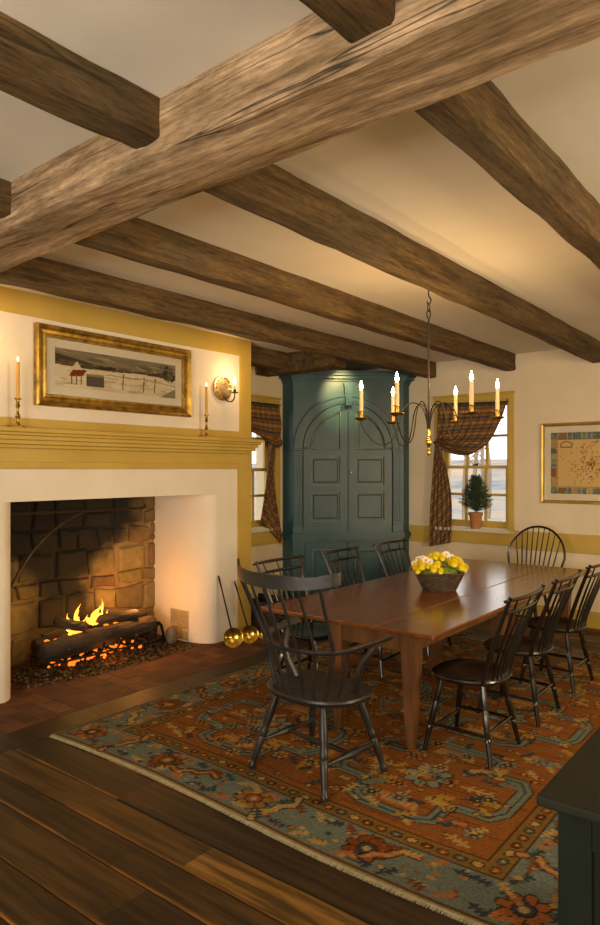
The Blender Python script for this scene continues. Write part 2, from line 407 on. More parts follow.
# stone back of the fireplace
def stone_mat():
    m, t, b = newmat('fireplace_stone')
    at = N(t, 'ShaderNodeAttribute', _attribute_name='tint')
    tc = N(t, 'ShaderNodeTexCoord')
    nz = N(t, 'ShaderNodeTexNoise', Scale=14.0, Detail=7.0); t.links.new(tc.outputs['Object'], nz.inputs['Vector'])
    mr = N(t, 'ShaderNodeMapRange'); mr.inputs['To Min'].default_value = .5; mr.inputs['To Max'].default_value = 1.5; t.links.new(nz.outputs['Fac'], mr.inputs['Value'])
    mx = N(t, 'ShaderNodeVectorMath', _operation='SCALE'); t.links.new(at.outputs['Color'], mx.inputs[0]); t.links.new(mr.outputs[0], mx.inputs['Scale'])
    # soot stain rising from the fire
    sp = N(t, 'ShaderNodeSeparateXYZ'); t.links.new(tc.outputs['Object'], sp.inputs[0])
    n2 = N(t, 'ShaderNodeTexNoise', Scale=5.0, Detail=5.0); t.links.new(tc.outputs['Object'], n2.inputs['Vector'])
    dy = N(t, 'ShaderNodeMath', _operation='SUBTRACT'); t.links.new(sp.outputs['Y'], dy.inputs[0]); dy.inputs[1].default_value = 3.27
    ab = N(t, 'ShaderNodeMath', _operation='ABSOLUTE'); t.links.new(dy.outputs[0], ab.inputs[0])
    # half width grows with height
    hw = N(t, 'ShaderNodeMapRange'); hw.inputs['From Min'].default_value = .62; hw.inputs['From Max'].default_value = 1.18
    hw.inputs['To Min'].default_value = .30; hw.inputs['To Max'].default_value = .86; hw.interpolation_type = 'SMOOTHSTEP'
    t.links.new(sp.outputs['Z'], hw.inputs['Value'])
    sb = N(t, 'ShaderNodeMath', _operation='SUBTRACT'); t.links.new(ab.outputs[0], sb.inputs[0]); t.links.new(hw.outputs[0], sb.inputs[1])
    nm = N(t, 'ShaderNodeMath', _operation='MULTIPLY_ADD'); t.links.new(n2.outputs['Fac'], nm.inputs[0]); nm.inputs[1].default_value = .5; t.links.new(sb.outputs[0], nm.inputs[2])
    s2 = N(t, 'ShaderNodeMapRange'); s2.inputs['From Min'].default_value = .05; s2.inputs['From Max'].default_value = .42; s2.interpolation_type = 'SMOOTHSTEP'
    s2.inputs['To Min'].default_value = .035; s2.inputs['To Max'].default_value = 1.0
    t.links.new(nm.outputs[0], s2.inputs['Value'])
    # low down the wall is clean
    lo = N(t, 'ShaderNodeMapRange'); lo.inputs['From Min'].default_value = .2; lo.inputs['From Max'].default_value = .55
    lo.inputs['To Min'].default_value = .40; lo.inputs['To Max'].default_value = 0; t.links.new(sp.outputs['Z'], lo.inputs['Value'])
    ad = N(t, 'ShaderNodeMath', _operation='MAXIMUM'); t.links.new(s2.outputs[0], ad.inputs[0]); t.links.new(lo.outputs[0], ad.inputs[1])
    m2 = N(t, 'ShaderNodeVectorMath', _operation='SCALE'); t.links.new(mx.outputs[0], m2.inputs[0]); t.links.new(ad.outputs[0], m2.inputs['Scale'])
    t.links.new(m2.outputs[0], b.inputs['Base Color']); b.inputs['Roughness'].default_value = .9
    bp = N(t, 'ShaderNodeBump', Strength=.5, Distance=.01); t.links.new(nz.outputs['Fac'], bp.inputs['Height']); t.links.new(bp.outputs[0], b.inputs['Normal'])
    return m
M['stone'] = stone_mat()
st = MB(); random.seed(5)
st.box(-5.40, 2.1, -.02, -5.225, 4.75, 2.2, col=lin('#8f7348'))
z = 0.0
while z < 2.0:
    h = random.choice([.13, .19, .24, .28]); y = 2.2-random.random()*.2
    while y < 4.6:
        wd = random.uniform(.16, .36); c = Vector(lin(random.choice(['#86703e', '#75603a', '#947c48', '#6b5834', '#86724a', '#755732'])))*random.uniform(.8, 1.1)
        hh = h if random.random() > .25 or h < .17 else h*.5
        g = .010
        def stone(y0, z0, y1, z1, c):
            j = lambda: random.uniform(-.022, .022)
            P = [(y0+g+j(), z0+g+j()), ((y0+y1)/2+j(), z0+g+j()*.6), (y1-g+j(), z0+g+j()), (y1-g+j(), z1-g+j()), ((y0+y1)/2, z1-g+j()*.6), (y0+g+j(), z1-g+j())]
            cx_, cz_ = (y0+y1)/2, (z0+z1)/2
            vs = [(-5.23, a, b_) for a, b_ in P]+[(-5.208, a+(cx_-a)*.04, b_+(cz_-b_)*.06) for a, b_ in P]+[(-5.196, a+(cx_-a)*.16, b_+(cz_-b_)*.2) for a, b_ in P]
            n = 6; fs = [(i, (i+1) % n, n+(i+1) % n, n+i) for i in range(n)]+[(n+i, n+(i+1) % n, 2*n+(i+1) % n, 2*n+i) for i in range(n)]+[tuple(range(2*n, 3*n))]
            st.add(vs, fs, tuple(c))
        stone(y, z, y+wd, z+hh, c)
        if hh < h: stone(y, z+hh, y+wd, z+h, c*random.uniform(.8, 1.15))
        y += wd
    z += h
struct(st.build('wall_firebox', M['stone'], colattr=True))
# uncovered stone patch low on the far cheek
sp_ = MB(); cyk = OY1-.125
sp_.box(-4.93, cyk-.006, .012, -4.68, cyk+.01, .29, .004, col=lin('#b8a684'))
for (a, b_, c_, d_) in ((-4.92, .02, -4.81, .14), (-4.80, .02, -4.69, .10), (-4.92, .15, -4.83, .28), (-4.82, .12, -4.69, .28)):
    sp_.box(a, cyk-.012, b_, c_, cyk+.01, d_, .006, col=tuple(Vector(lin('#a8936c'))*random.uniform(.9, 1.15)))
struct(sp_.build('trim_cheek_stone', M['ash'], colattr=True))

# chair rail boards and baseboards
def runs_back(z0, z1, d, nm, segs=((-3.985, WX0-.06), (WX1+.06, XRT-.002))):
    tmb = MB()
    for a, b_ in segs: tmb.box(a, YB-d, z0, b_, YB, z1, .003)
    struct(tmb.build(nm, M['ochre']))
runs_back(.742, .935, .016, 'trim_chair_rail_back')
runs_back(0, .165, .018, 'baseboard_back', ((-3.985, XRT-.002),))
tmb = MB(); tmb.box(XR, YE+.015, .742, XR+.016, 6.07, .77, .003); tmb.box(XR, YE+.015, 0, XR+.018, 6.07, .165, .003); struct(tmb.build('baseboard_left', M['ochre']))
tmb = MB(); tmb.box(XRT-.02, YN, 0, XRT, YB, .165); tmb.box(XRT-.02, YN, .742, XRT, YB, .935); struct(tmb.build('baseboard_right', M['ochre']))

# ------------------------------------------------------------------ windows
def make_window(idx, name_m, W, H, ncol, nlow, nup, split, Mx):
    # local: x along the wall 0..W, z 0..H, y>0 outwards; built in place by Mx
    fm = MB(); cw = .062
    fm.box(-cw, -.022, -.0, 0, 0, H+cw, .004, Mx); fm.box(W, -.022, -.0, W+cw, 0, H+cw, .004, Mx); fm.box(-.0, -.022, H, W, 0, H+cw, .004, Mx)
    fm.box(-cw-.01, -.032, H+cw, W+cw+.01, 0, H+cw+.02, .004, Mx)
    fm.box(0, 0, 0, .02, .16, H, 0, Mx); fm.box(W-.02, 0, 0, W, .16, H, 0, Mx); fm.box(0, 0, H-.02, W, .16, H, 0, Mx)
    o = struct(fm.build('window_%d' % idx, M['ochre']))
    sm = MB(); sm.box(0.02, 0, -.0, W-.02, .16, .02, 0, Mx); sm.box(-.03, -.06, -.03, W+.03, 0, .004, .004, Mx); 
    sm.build('window_sill', M['sill'], o)
    ap = MB(); ap.box(-cw, -.026, -.16, W+cw, -.001, -.03, .003, Mx); ap.build('window_apron', M['ochre'], o)
    def sash(z0, z1, yo, nrow, nm):
        s_ = MB(); r = .042; x0, x1 = .02, W-.02
        s_.box(x0, yo, z0, x0+r, yo+.03, z1, .003, Mx); s_.box(x1-r, yo, z0, x1, yo+.03, z1, .003, Mx)
        s_.box(x0+r, yo, z0, x1-r, yo+.03, z0+(.07 if nm == 0 else .035), .003, Mx); s_.box(x0+r, yo, z1-.035, x1-r, yo+.03, z1, .003, Mx)
        zb = z0+(.07 if nm == 0 else .035)
        for k in range(1, ncol):
            xx = x0+r+(x1-x0-2*r)*k/ncol; s_.box(xx-.016, yo+.002, zb, xx+.016, yo+.026, z1-.035, 0, Mx)
        for k in range(1, nrow):
            zz = zb+(z1-.035-zb)*k/nrow; s_.box(x0+r, yo+.004, zz-.014, x1-r, yo+.026, zz+.014, 0, Mx)
        so = s_.build('sash', M['ochre'], o)
        g = MB(); g.box(x0+r-.005, yo+.013, zb-.005, x1-r+.005, yo+.016, z1-.03, 0, Mx); g.build('pane', M['glass'], so)
        return so
    sash(.02, split+.02, .07, nlow, 0); sup = sash(split-.015, H-.02, .105, nup, 1)
    lk = MB(); lk.box(W/2-.03, .05, split+.02, W/2+.03, .075, split+.032, .003, Mx); lk.tube([Mx @ Vector((W/2, .062, split+.034)), Mx @ Vector((W/2+.035, .055, split+.038))], .006); lk.build('sash_lock', M['iron'], o)
    return o
make_window(1, '', WX1-WX0, WZ1-WZ0, 3, 2, 2, .69, Matrix.Translation((WX0, YB, WZ0)))
make_window(2, '', LX1-LX0, 2.34-.93, 3, 2, 2, .66, Matrix.Translation((XR, LX0, .93)) @ Matrix.Rotation(R(90), 4, 'Z'))

# ------------------------------------------------------------------ ceiling beams
def beam(name, p0, p1, wdt, z0, z1, mat, seed, label=None, bev=.012, amp=.0055, skew=0):
    p0 = Vector((p0[0], p0[1], 0)); p1 = Vector((p1[0], p1[1], 0)); d = p1-p0; L = d.length; d.normalize(); s_ = Vector((-d.y, d.x, 0))
    n = max(8, int(L/.10)); prof = [(-wdt/2, z1), (-wdt/2, (z0*.55+z1*.45)), (-wdt/2, z0+bev), (-wdt/2+bev, z0), (0, z0), (wdt/2-bev, z0), (wdt/2, z0+bev), (wdt/2, (z0*.55+z1*.45)), (wdt/2, z1)]
    mb = MB(); vs = []
    for i in range(n+1):
        c = p0+d*L*i/n
        for j, (a, zz) in enumerate(prof):
            q = Vector((i*.32+seed*7.7, j*.9+seed, seed*2.3)); q2 = Vector((i*.9+seed*3, j*1.7, seed))
            da = amp*mnoise.noise(q)*2+amp*.5*mnoise.noise(q2); dz = amp*mnoise.noise(q+Vector((9, 9, 9)))*2
            if zz >= z1-1e-6: dz = 0
            vs.append((c+s_*(a+da)).to_tuple()[:2]+(zz+dz,))
    k = len(prof); fs = []
    for i in range(n):
        for j in range(k-1): fs.append((i*k+j, i*k+j+1, (i+1)*k+j+1, (i+1)*k+j))
        fs.append((i*k+k-1, i*k, (i+1)*k, (i+1)*k+k-1))
    fs.append(tuple(range(k))); fs.append(tuple(n*k+j for j in range(k)))
    mb.add(vs, fs)
    o = mb.build(name, mat, smooth=True, sharp=35)
    if label: tag(o, label, 'beam')
    return o
JW = .130; JZ = 2.665
GY0, GY1 = 1.50, 1.76; GZ = 2.645
g = beam('ceiling_girder', (-5.05, 1.755), (2.58, 1.49), .30, GZ, ZC-.001, M['girder'], 3.3, 'massive pale hewn timber girder crossing the whole ceiling in front', .012, .006)
xs = [-3.705, -2.765, -1.853, -.927, 0.0, 1.0]
lab = ['dark ceiling joist above the mantel painting, leftmost behind the girder', 'dark ceiling joist behind the girder, second from the fireplace wall', 'dark ceiling joist behind the girder, with the chandelier hanging from it', 'dark ceiling joist behind the girder, at the far right of the picture', None, None]
for i, x in enumerate(xs):
    if lab[i]:
        tag(beam('ceiling_joist', (x, GY1-.01), (x, YB-.002), JW, JZ, ZC-.001, M['joist'], i+1.3, lab[i]), group='ceiling joists behind the girder')
xs2 = [(-2.865, 'dark joist stub at the left edge of the picture, in front of the girder'), (-1.845, 'dark joist at upper left, running forward from the girder toward the viewer'), (-.93, 'dark joist end meeting the front of the girder at the top centre')]
for i, (x, l) in enumerate(xs2):
    tag(beam('ceiling_joist', (x, YN+.01), (x, 1.60-.035*(x+1.0)-.10), .145, 2.705, ZC-.001, M['joist'], i+8.1, l), group='ceiling joists in front of the girder')
# trimmer beams over the recess beside the chimney breast
beam('trimmer_joist', (-4.66, YE+.02), (-4.66, 5.60), .15, 2.665, ZC-.001, M['joist'], 20.2, 'short dark joist running back beside the yellow chimney breast corner')
beam('trimmer_beam', (-5.0, 5.68), (-3.95, 5.68), .17, 2.635, ZC-.001, M['joist'], 22.9, 'short dark cross beam in front of the corner cupboard top')

# ------------------------------------------------------------------ corner cupboard
root = empty('corner_cupboard', (XR, YB, 0), 0, 'tall blue-green painted corner cupboard with arched panelled double doors', 'cupboard')
A = Vector((.008, -1.10, 0)); B = Vector((.16, -1.10, 0)); C_ = Vector((1.06, -.15, 0)); D = Vector((1.06, -.008, 0)); O_ = Vector((.008, -.008, 0))
FL = (C_-B).length; ang = math.atan2((C_-B).y, (C_-B).x)
FM = Matrix.Translation(B) @ Matrix.Rotation(ang, 4, 'Z')       # local x along the front, -y out of the face
def ring(off, z0, z1):
    # plan of the cupboard pushed out by off on its three visible sides
    return [(O_.x, O_.y), (A.x, A.y-off), (B.x+off*.41*1.0, B.y-off), (C_.x+off, C_.y-off*.41), (D.x+off, D.y)]
# carcass with an arched recess is simplified as: body behind, face frame pieces in front
cb = MB(); cb.prism([(O_.x, O_.y), (A.x, A.y), (B.x, B.y), (C_.x, C_.y), (D.x, D.y)], 0.0, 2.70); cb.build('carcass', M['cupboard'], root)
cc = MB()
for (off, z0, z1) in ((.014, 2.59, 2.62), (.035, 2.62, 2.645), (.07, 2.645, 2.68), (.10, 2.68, 2.705), (.115, 2.705, 2.735)):
    cc.prism(ring(off, 0, 0), z0, z1)
cc.build('cornice', M['cupboard'], root)
cc = MB()
for (off, z0, z1) in ((.012, .77, .80), (.035, .80, .845), (.022, .845, .862)): cc.prism(ring(off, 0, 0), z0, z1)
cc.build('waist_moulding', M['cupboard'], root)
cc = MB(); cc.prism(ring(.02, 0, 0), .0, .12); cc.prism(ring(.012, 0, 0), .12, .14); cc.build('plinth', M['cupboard'], root)
XC = FL/2-.015; RA = .535; ZS = 1.83; ZD = .895
def arc(r, z=ZS, n=24, a0=0, a1=PI): return [(XC+r*math.cos(a0+(a1-a0)*k/n), z+r*math.sin(a0+(a1-a0)*k/n)) for k in range(n+1)]
def band(mb, r0, r1, y0, y1, n=28, a0=0, a1=PI):
    for k in range(n):
        aa, ab = a0+(a1-a0)*k/n, a0+(a1-a0)*(k+1)/n
        q = [(XC+r0*math.cos(aa), ZS+r0*math.sin(aa)), (XC+r1*math.cos(aa), ZS+r1*math.sin(aa)), (XC+r1*math.cos(ab), ZS+r1*math.sin(ab)), (XC+r0*math.cos(ab), ZS+r0*math.sin(ab))]
        mb.prism(q, y0, y1, 'y', FM)
# outer face board with arch cut (spandrels)
fb_ = MB()
n = 28
for k in range(n):
    a0, a1 = PI*k/n, PI*(k+1)/n
    q = [(XC+RA*math.cos(a0), ZS+RA*math.sin(a0)), (XC+RA*math.cos(a1), ZS+RA*math.sin(a1)), (XC+RA*math.cos(a1), 2.60), (XC+RA*math.cos(a0), 2.60)]
    fb_.prism(q, -.022, .001, 'y', FM)
fb_.box(.0, -.022, .862, XC-RA, .001, 2.60, 0, FM); fb_.box(XC+RA, -.022, .862, FL, .001, 2.60, 0, FM)
fb_.box(XC-RA, -.022, .862, XC+RA, .001, ZD, 0, FM)
fb_.build('face_board', M['cupboard'], root)
# arch moulding
am = MB(); band(am, RA, RA+.022, -.036, -.02); band(am, RA+.022, RA+.075, -.044, -.02); band(am, RA+.075, RA+.10, -.058, -.02)
am.build('arch_moulding', M['cupboard'], root)
ks = MB(); ks.prism([(XC-.035, ZS+RA-.03), (XC+.035, ZS+RA-.03), (XC+.055, 2.60), (XC-.055, 2.60)], -.085, -.02, 'y', FM)
ks.prism([(XC-.02, ZS+RA-.0), (XC+.02, ZS+RA-.0), (XC+.032, 2.57), (XC-.032, 2.57)], -.094, -.08, 'y', FM)
ks.build('keystone', M['cupboard'], root)
for sx in (-1, 1):      # fluted pilasters
    xc = XC+sx*(RA+.055)
    pm = MB(); pm.box(xc-.05, -.044, .90, xc+.05, -.02, ZS-.03, .003, FM)
    for k in (-1, 0, 1): pm.box(xc+k*.028-.008, -.052, .98, xc+k*.028+.008, -.04, ZS-.06, .003, FM)
    pm.box(xc-.06, -.058, .862, xc+.06, -.02, .95, .004, FM)
    po = pm.build('pilaster', M['cupboard'], root)
    pc = MB(); pc.box(xc-.058, -.058, ZS-.045, xc+.058, -.02, ZS-.02, .004, FM); pc.box(xc-.068, -.068, ZS-.02, xc+.068, -.02, ZS+.004, .004, FM); pc.build('capital', M['cupboard'], po)
# doors
def raised(mb, x0, z0, x1, z1, y=-.02):
    mb.box(x0, y+.002, z0, x1, y+.01, z1, .002, FM); mb.box(x0+.028, y-.015, z0+.028, x1-.028, y+.006, z1-.028, .012, FM)
def edgeline(mb, x0, z0, x1, z1, y=-.034, t_=.007):
    for q in ((x0, z0, x1, z0+t_), (x0, z1-t_, x1, z1), (x0, z0, x0+t_, z1), (x1-t_, z0, x1, z1)):
        mb.box(q[0], y-.004, q[1], q[2], y+.004, q[3], 0, FM)
for sx in (-1, 1):
    xi, xo = XC+sx*.004, XC+sx*(RA-.012)
    xa, xb = min(xi, xo), max(xi, xo)
    r = RA-.012
    dm = MB(); st_ = .085
    # stiles and rails
    si = (xi, xi+sx*st_); so = (xo-sx*st_, xo)
    n = 12
    def top(x): return ZS+math.sqrt(max(0, r*r-(x-XC)**2))
    # inner stile up to arch
    dm.prism([(si[0], ZD), (si[1], ZD), (si[1], top(si[1])), (si[0], top(si[0]))], -.040, .0, 'y', FM)
    dm.prism([(so[0], ZD), (so[1], ZD), (so[1], ZS+.02), (so[0], top(so[0]) if False else ZS+.02)], -.040, .0, 'y', FM)
    # arched top rail
    for k in range(16):
        a0 = (PI/2)*k/16; a1 = (PI/2)*(k+1)/16
        if sx < 0: a0, a1 = PI-a0, PI-a1
        rr = r-.075
        q = [(XC+r*math.cos(a0), ZS+r*math.sin(a0)), (XC+rr*math.cos(a0), ZS+rr*math.sin(a0)), (XC+rr*math.cos(a1), ZS+rr*math.sin(a1)), (XC+r*math.cos(a1), ZS+r*math.sin(a1))]
        dm.prism(q, -.040, 0, 'y', FM)
    rails = [(ZD, ZD+.10), (1.335, 1.41), (1.745, 1.82)]
    for z0, z1 in rails: dm.box(min(si[1], so[0]), -.040, z0, max(si[1], so[0]), 0, z1, 0, FM)
    do = dm.build('door', M['cupboard'], root)
    pa, pb = min(si[1], so[0])+.004, max(si[1], so[0])-.004
    for (z0, z1) in ((ZD+.105, 1.33), (1.415, 1.74)):
        pm = MB(); raised(pm, pa, z0, pb, z1); pm.build('raised_panel', M['cupboard'], do)
        em = MB(); edgeline(em, pa-.004, z0-.005, pb+.004, z1+.005); em.build('panel_moulding', M['worn_edge'], do)
    # quarter-round top panel
    pm = MB(); rr = r-.085; xi2 = si[1]+sx*.005
    pts = [(xi2, 1.825)]; base = abs(xi2-XC)
    amax = math.acos(base/rr)
    for k in range(13):
        a = amax*k/12; pts.append((XC+sx*rr*math.cos(a), max(1.825, ZS+rr*math.sin(a))))
    pm.prism(pts, -.020, -.0, 'y', FM)
    cx_ = sum(p[0] for p in pts)/len(pts); cz_ = sum(p[1] for p in pts)/len(pts)
    pm.prism([(cx_+(p[0]-cx_)*.80, cz_+(p[1]-cz_)*.80) for p in pts], -.033, -.02, 'y', FM)
    pm.build('raised_panel', M['cupboard'], do)
    em = MB()
    loop = [FM @ Vector((p[0], -.038, p[1])) for p in pts]+[FM @ Vector((pts[0][0], -.038, pts[0][1]))]
    em.tube(loop, .005, 5); em.build('panel_moulding', M['worn_edge'], do)
    # lower door
    dm = MB(); dx0, dx1 = min(XC+sx*.004, XC+sx*.50), max(XC+sx*.004, XC+sx*.50)
    dm.box(dx0, -.02, .16, dx0+.085, .001, .755, .003, FM); dm.box(dx1-.085, -.02, .16, dx1, .001, .755, .003, FM)
    dm.box(dx0+.085, -.02, .16, dx1-.085, .001, .25, 0, FM); dm.box(dx0+.085, -.02, .67, dx1-.085, .001, .755, 0, FM)
    do2 = dm.build('door', M['cupboard'], root)
    pm = MB(); raised(pm, dx0+.088, .253, dx1-.088, .667, -.010); pm.build('raised_panel', M['cupboard'], do2)
    em = MB(); edgeline(em, dx0+.083, .248, dx1-.083, .672, -.020); em.build('panel_moulding', M['worn_edge'], do2)
    if sx > 0:
        kb = MB(); kb.tube([FM @ Vector((XC+.03, -.039, 1.56)), FM @ Vector((XC+.03, -.045, 1.56)), FM @ Vector((XC+.03, -.055, 1.56)), FM @ Vector((XC+.03, -.065, 1.56))], [.006, .007, .014, .008], 10)
        kb.build('knob', M['old_brass'], do)

# ------------------------------------------------------------------ table
TZ = .70
root = empty('dining_table', (-2.32, 4.8, 0), 0, 'long reddish-brown cherry harvest table with tapered legs on the rug', 'table')
tb = MB()
def board(x0, x1, y0, y1, nm, c, cut=None):
    mb = MB()
    pts = [(x0, y0), (x1, y0), (x1, y1), (x0, y1)]
    n = 10
    mb.box(x0, y0, TZ-.026, x1, y1, TZ, .006, col=c)
    return mb.build(nm, M['table'], root, colattr=True)
cA = lin('#6e3d17')
board(.256, .620, -1.49, 1.56, 'leaf', tuple(Vector(cA)*.97)); board(-.63, .253, -1.49, 1.56, 'tabletop', cA)
for (x, y) in ((-.07, -1.38), (.43, -1.38), (-.07, -.1), (.43, -.1), (-.07, 1.42), (.43, 1.42)):
    mb = MB(); ht = TZ-.027
    a, b_ = .045, .023
    vs = []
    for (hh, zz) in ((b_, .0145), (a, ht-.14), (a, ht)):
        vs += [(x-hh, y-hh, zz), (x+hh, y-hh, zz), (x+hh, y+hh, zz), (x-hh, y+hh, zz)]
    fs = [(3, 2, 1, 0), (8, 9, 10, 11)]+[(i*4+k, i*4+(k+1) % 4, i*4+4+(k+1) % 4, i*4+4+k) for i in range(2) for k in range(4)]
    mb.add(vs, fs); mb.build('leg', M['table_leg'], root)
ap = MB(); ap.box(-.03, -1.405, TZ-.14, .39, -1.38, TZ-.027, .003); ap.build('apron', M['table_leg'], root)
ap = MB(); ap.box(-.03, 1.42, TZ-.14, .39, 1.445, TZ-.027, .003); ap.build('apron', M['table_leg'], root)
for x in (-.085, .43):
    for (y0, y1) in ((-1.336, -.144), (-.056, 1.376)):
        ap = MB(); ap.box(x-.012, y0, TZ-.14, x+.012, y1, TZ-.027, .003); ap.build('apron', M['table_leg'], root)

# ------------------------------------------------------------------ windsor chairs
def bamboo(p0, p1, r, n=8, foot=None):
    p0, p1 = Vector(p0), Vector(p1); pts = []; rad = []
    prof = [(0, .78), (.10, .84), (.28, .96), (.335, 1.03), (.345, .88), (.36, 1.03), (.55, 1.08), (.66, 1.06), (.675, .92), (.69, 1.05), (.85, .95), (1, .8)]
    for t_, k in prof: pts.append(p0.lerp(p1, t_)); rad.append(r*k)
    mb = MB(); mb.tube(pts, rad, n); return mb
def seat_mb(w, d, z, th, shape='shield', dish=.012):
    n = 40; pts = []
    for k in range(n):
        a = 2*PI*k/n; ca, sa = math.cos(a), math.sin(a)
        ex = 2.6
        x = w/2*math.copysign(abs(ca)**(2/ex), ca); y = d/2*math.copysign(abs(sa)**(2/ex), sa)
        if y < 0 and shape == 'shield': x *= 1-.12*(-y/(d/2))**2
        if y > 0: x *= 1+.03*(y/(d/2))
        pts.append((x, y))
    rings = [(.0, z-th, 1), (.80, z-th, 0), (.96, z-th*.75, 0), (1.0, z-th*.30, 0), (.985, z-.003, 0), (.93, z, 0), (.6, z-dish, 0), (.25, z-dish*1.3, 0)]
    vs = []; fs = []
    rr = rings[1:]
    for (k_, zz, _) in rr:
        for (x, y) in pts: vs.append((x*k_, y*k_, zz))
    for i in range(len(rr)-1):
        for k in range(n): fs.append((i*n+k, i*n+(k+1) % n, (i+1)*n+(k+1) % n, (i+1)*n+k))
    fs.append(tuple(range(n-1, -1, -1))); fs.append(tuple((len(rr)-1)*n+k for k in range(n)))
    mb = MB(); mb.add(vs, fs); return mb
def curve3(a, b, c, n=10):
    a, b, c = Vector(a), Vector(b), Vector(c)
    return [(a*(1-t_)**2+b*2*t_*(1-t_)+c*t_*t_) for t_ in [k/n for k in range(n+1)]]
# side chair: faces local +y; seat .43 high; birdcage back of two rods
def side_chair(label, group):
    o = empty('windsor_side_chair', (0, 0, 0), 0, label, 'chair', group); SZ = .44
    seat_mb(.455, .42, SZ, .036).build('seat', M['black'], o, smooth=True)
    ft = {}
    for sx in (-1, 1):
        for sy in (-1, 1):
            top_ = Vector((sx*.135, sy*.12, SZ-.03)); bot = Vector((sx*.205, sy*.195, 0))
            ft[(sx, sy)] = (bot, top_)
            bamboo(bot, top_, .0165).build('leg', M['black'], o, smooth=True)
    def on(sx, sy, t_): return ft[(sx, sy)][0].lerp(ft[(sx, sy)][1], t_)
    for (p, q) in ((on(-1, 1, .28), on(1, 1, .28)), (on(-1, -1, .40), on(1, -1, .40)), (on(-1, -1, .36), on(-1, 1, .36)), (on(1, -1, .36), on(1, 1, .36))):
        mb = MB(); mb.tube([p, p.lerp(q, .45), p.lerp(q, .5), p.lerp(q, .55), q], [.008, .011, .0125, .011, .008], 7); mb.build('stretcher', M['black'], o, smooth=True)
    ZT = .918; yb, yt = -.17, -.345
    def bp(x, z):    # back surface point, posts lean back and curve slightly, plan curve concave to the sitter
        t_ = max(0, (z-SZ)/(ZT-SZ)); return Vector((x*(1+.36*t_), yb+(yt-yb)*(t_**1.15)+.10*(x/.2)**2*.30, z))
    for sx in (-1, 1):
        mb = MB(); mb.tube([bp(sx*.185, SZ-.02+(ZT+.005-SZ+.02)*k/8) for k in range(9)], [.011, .013, .0145, .014, .0135, .013, .0125, .012, .010], 8); mb.build('back_post', M['black'], o, smooth=True)
    for zz in (ZT-.012, ZT-.084):
        mb = MB(); mb.tube([bp(.215*(k-5)/5 if zz > .88 else .185*(k-5)/5, zz) for k in range(11)], [.008, .0095, .0105, .0115, .012, .012, .012, .0115, .0105, .0095, .008], 8)
        mb.build('back_rail', M['black'], o, smooth=True)
    for k in range(-2, 3):
        x = k*.062; mb = MB(); hi = ZT-.012 if k % 2 == 0 and k != 0 or k == 0 else ZT-.088
        mb.tube([bp(x*(.8+.2*i/6), SZ-.01+(hi-SZ+.01)*i/6) for i in range(7)], [.006, .007, .008, .008, .007, .006, .005], 7); mb.build('spindle', M['black'], o, smooth=True)
    return o
gR = 'black windsor side chairs around the table'
sc = side_chair('', gR)
spots = [
 (-1.625, 3.645, 90, 'black windsor side chair on the right of the table, nearest the viewer'),
 (-1.63, 4.38, 91, 'black windsor side chair on the right of the table, middle of three'),
 (-1.63, 5.15, 88, 'black windsor side chair on the right of the table, farthest of three'),
 (-2.93, 3.86, -90, 'black windsor side chair left of the table, seen through the armchair back'),
 (-2.90, 4.62, -88, 'black windsor side chair left of the table, middle of the three by the cupboard'),
 (-2.90, 5.40, -91, 'black windsor side chair left of the table, farthest, just behind the flowers')]
for i, (x, y, r_, l) in enumerate(spots):
    c = sc if i == 0 else copy_tree(sc)
    c.location = (x, y, .017); c.rotation_euler = (0, 0, R(r_)); c['label'] = l
# bow-back chair at the far end, faces -y
o = empty('windsor_bow_back_chair', (-2.375, 6.56, 0), PI-.05, 'black windsor chair with a rounded hoop back at the far end of the table', 'chair'); SZ = .44
seat_mb(.44, .40, SZ, .036).build('seat', M['black'], o, smooth=True)
ft = {}
for sx in (-1, 1):
    for sy in (-1, 1):
        bot = Vector((sx*.205, sy*.19, .0)); top_ = Vector((sx*.135, sy*.12, SZ-.03)); ft[(sx, sy)] = (bot, top_); bamboo(bot, top_, .0165).build('leg', M['black'], o, smooth=True)
def on(sx, sy, t_): return ft[(sx, sy)][0].lerp(ft[(sx, sy)][1], t_)
for sx in (-1, 1):
    mb = MB(); mb.tube([on(sx, -1, .38), on(sx, -1, .38).lerp(on(sx, 1, .38), .5), on(sx, 1, .38)], [.008, .013, .008], 7); mb.build('stretcher', M['black'], o, smooth=True)
mb = MB(); p = on(-1, -1, .38).lerp(on(-1, 1, .38), .5); q = on(1, -1, .38).lerp(on(1, 1, .38), .5); mb.tube([p, p.lerp(q, .5), q], [.009, .013, .009], 7); mb.build('stretcher', M['black'], o, smooth=True)
def hoop(t_):   # t in 0..1 over the bow
    a = PI*(1-t_)
    x = .288*math.cos(a); z = SZ+.28+.295*math.sin(a)
    return Vector((x, -.17-.17*(z-SZ)/.55, z))
pts = []
for k in range(6): z = SZ-.02+.30*k/6; pts.append(Vector((-.185-.103*(k/6)**.7, -.17-.17*(z-SZ)/.55, z)))
arcp = [hoop(k/24) for k in range(25)]
pts2 = [Vector((-p.x, p.y, p.z)) for p in reversed(pts)]
mb = MB(); mb.tube(pts+arcp+pts2, .0115, 8); mb.build('bow', M['black'], o, smooth=True)
for k in range(-4, 5):
    xb = k*.036; xt = k*.057
    zt = SZ+.28+.295*math.sqrt(max(0, 1-(xt/.288)**2))
    mb = MB(); mb.tube([Vector((xb, -.165, SZ-.01)), Vector(((xb+xt)/2, -.17-.085, (SZ+zt)/2)), Vector((xt, -.17-.17*(zt-SZ)/.55, zt))], [.006, .0075, .0045], 7); mb.build('spindle', M['black'], o, smooth=True)

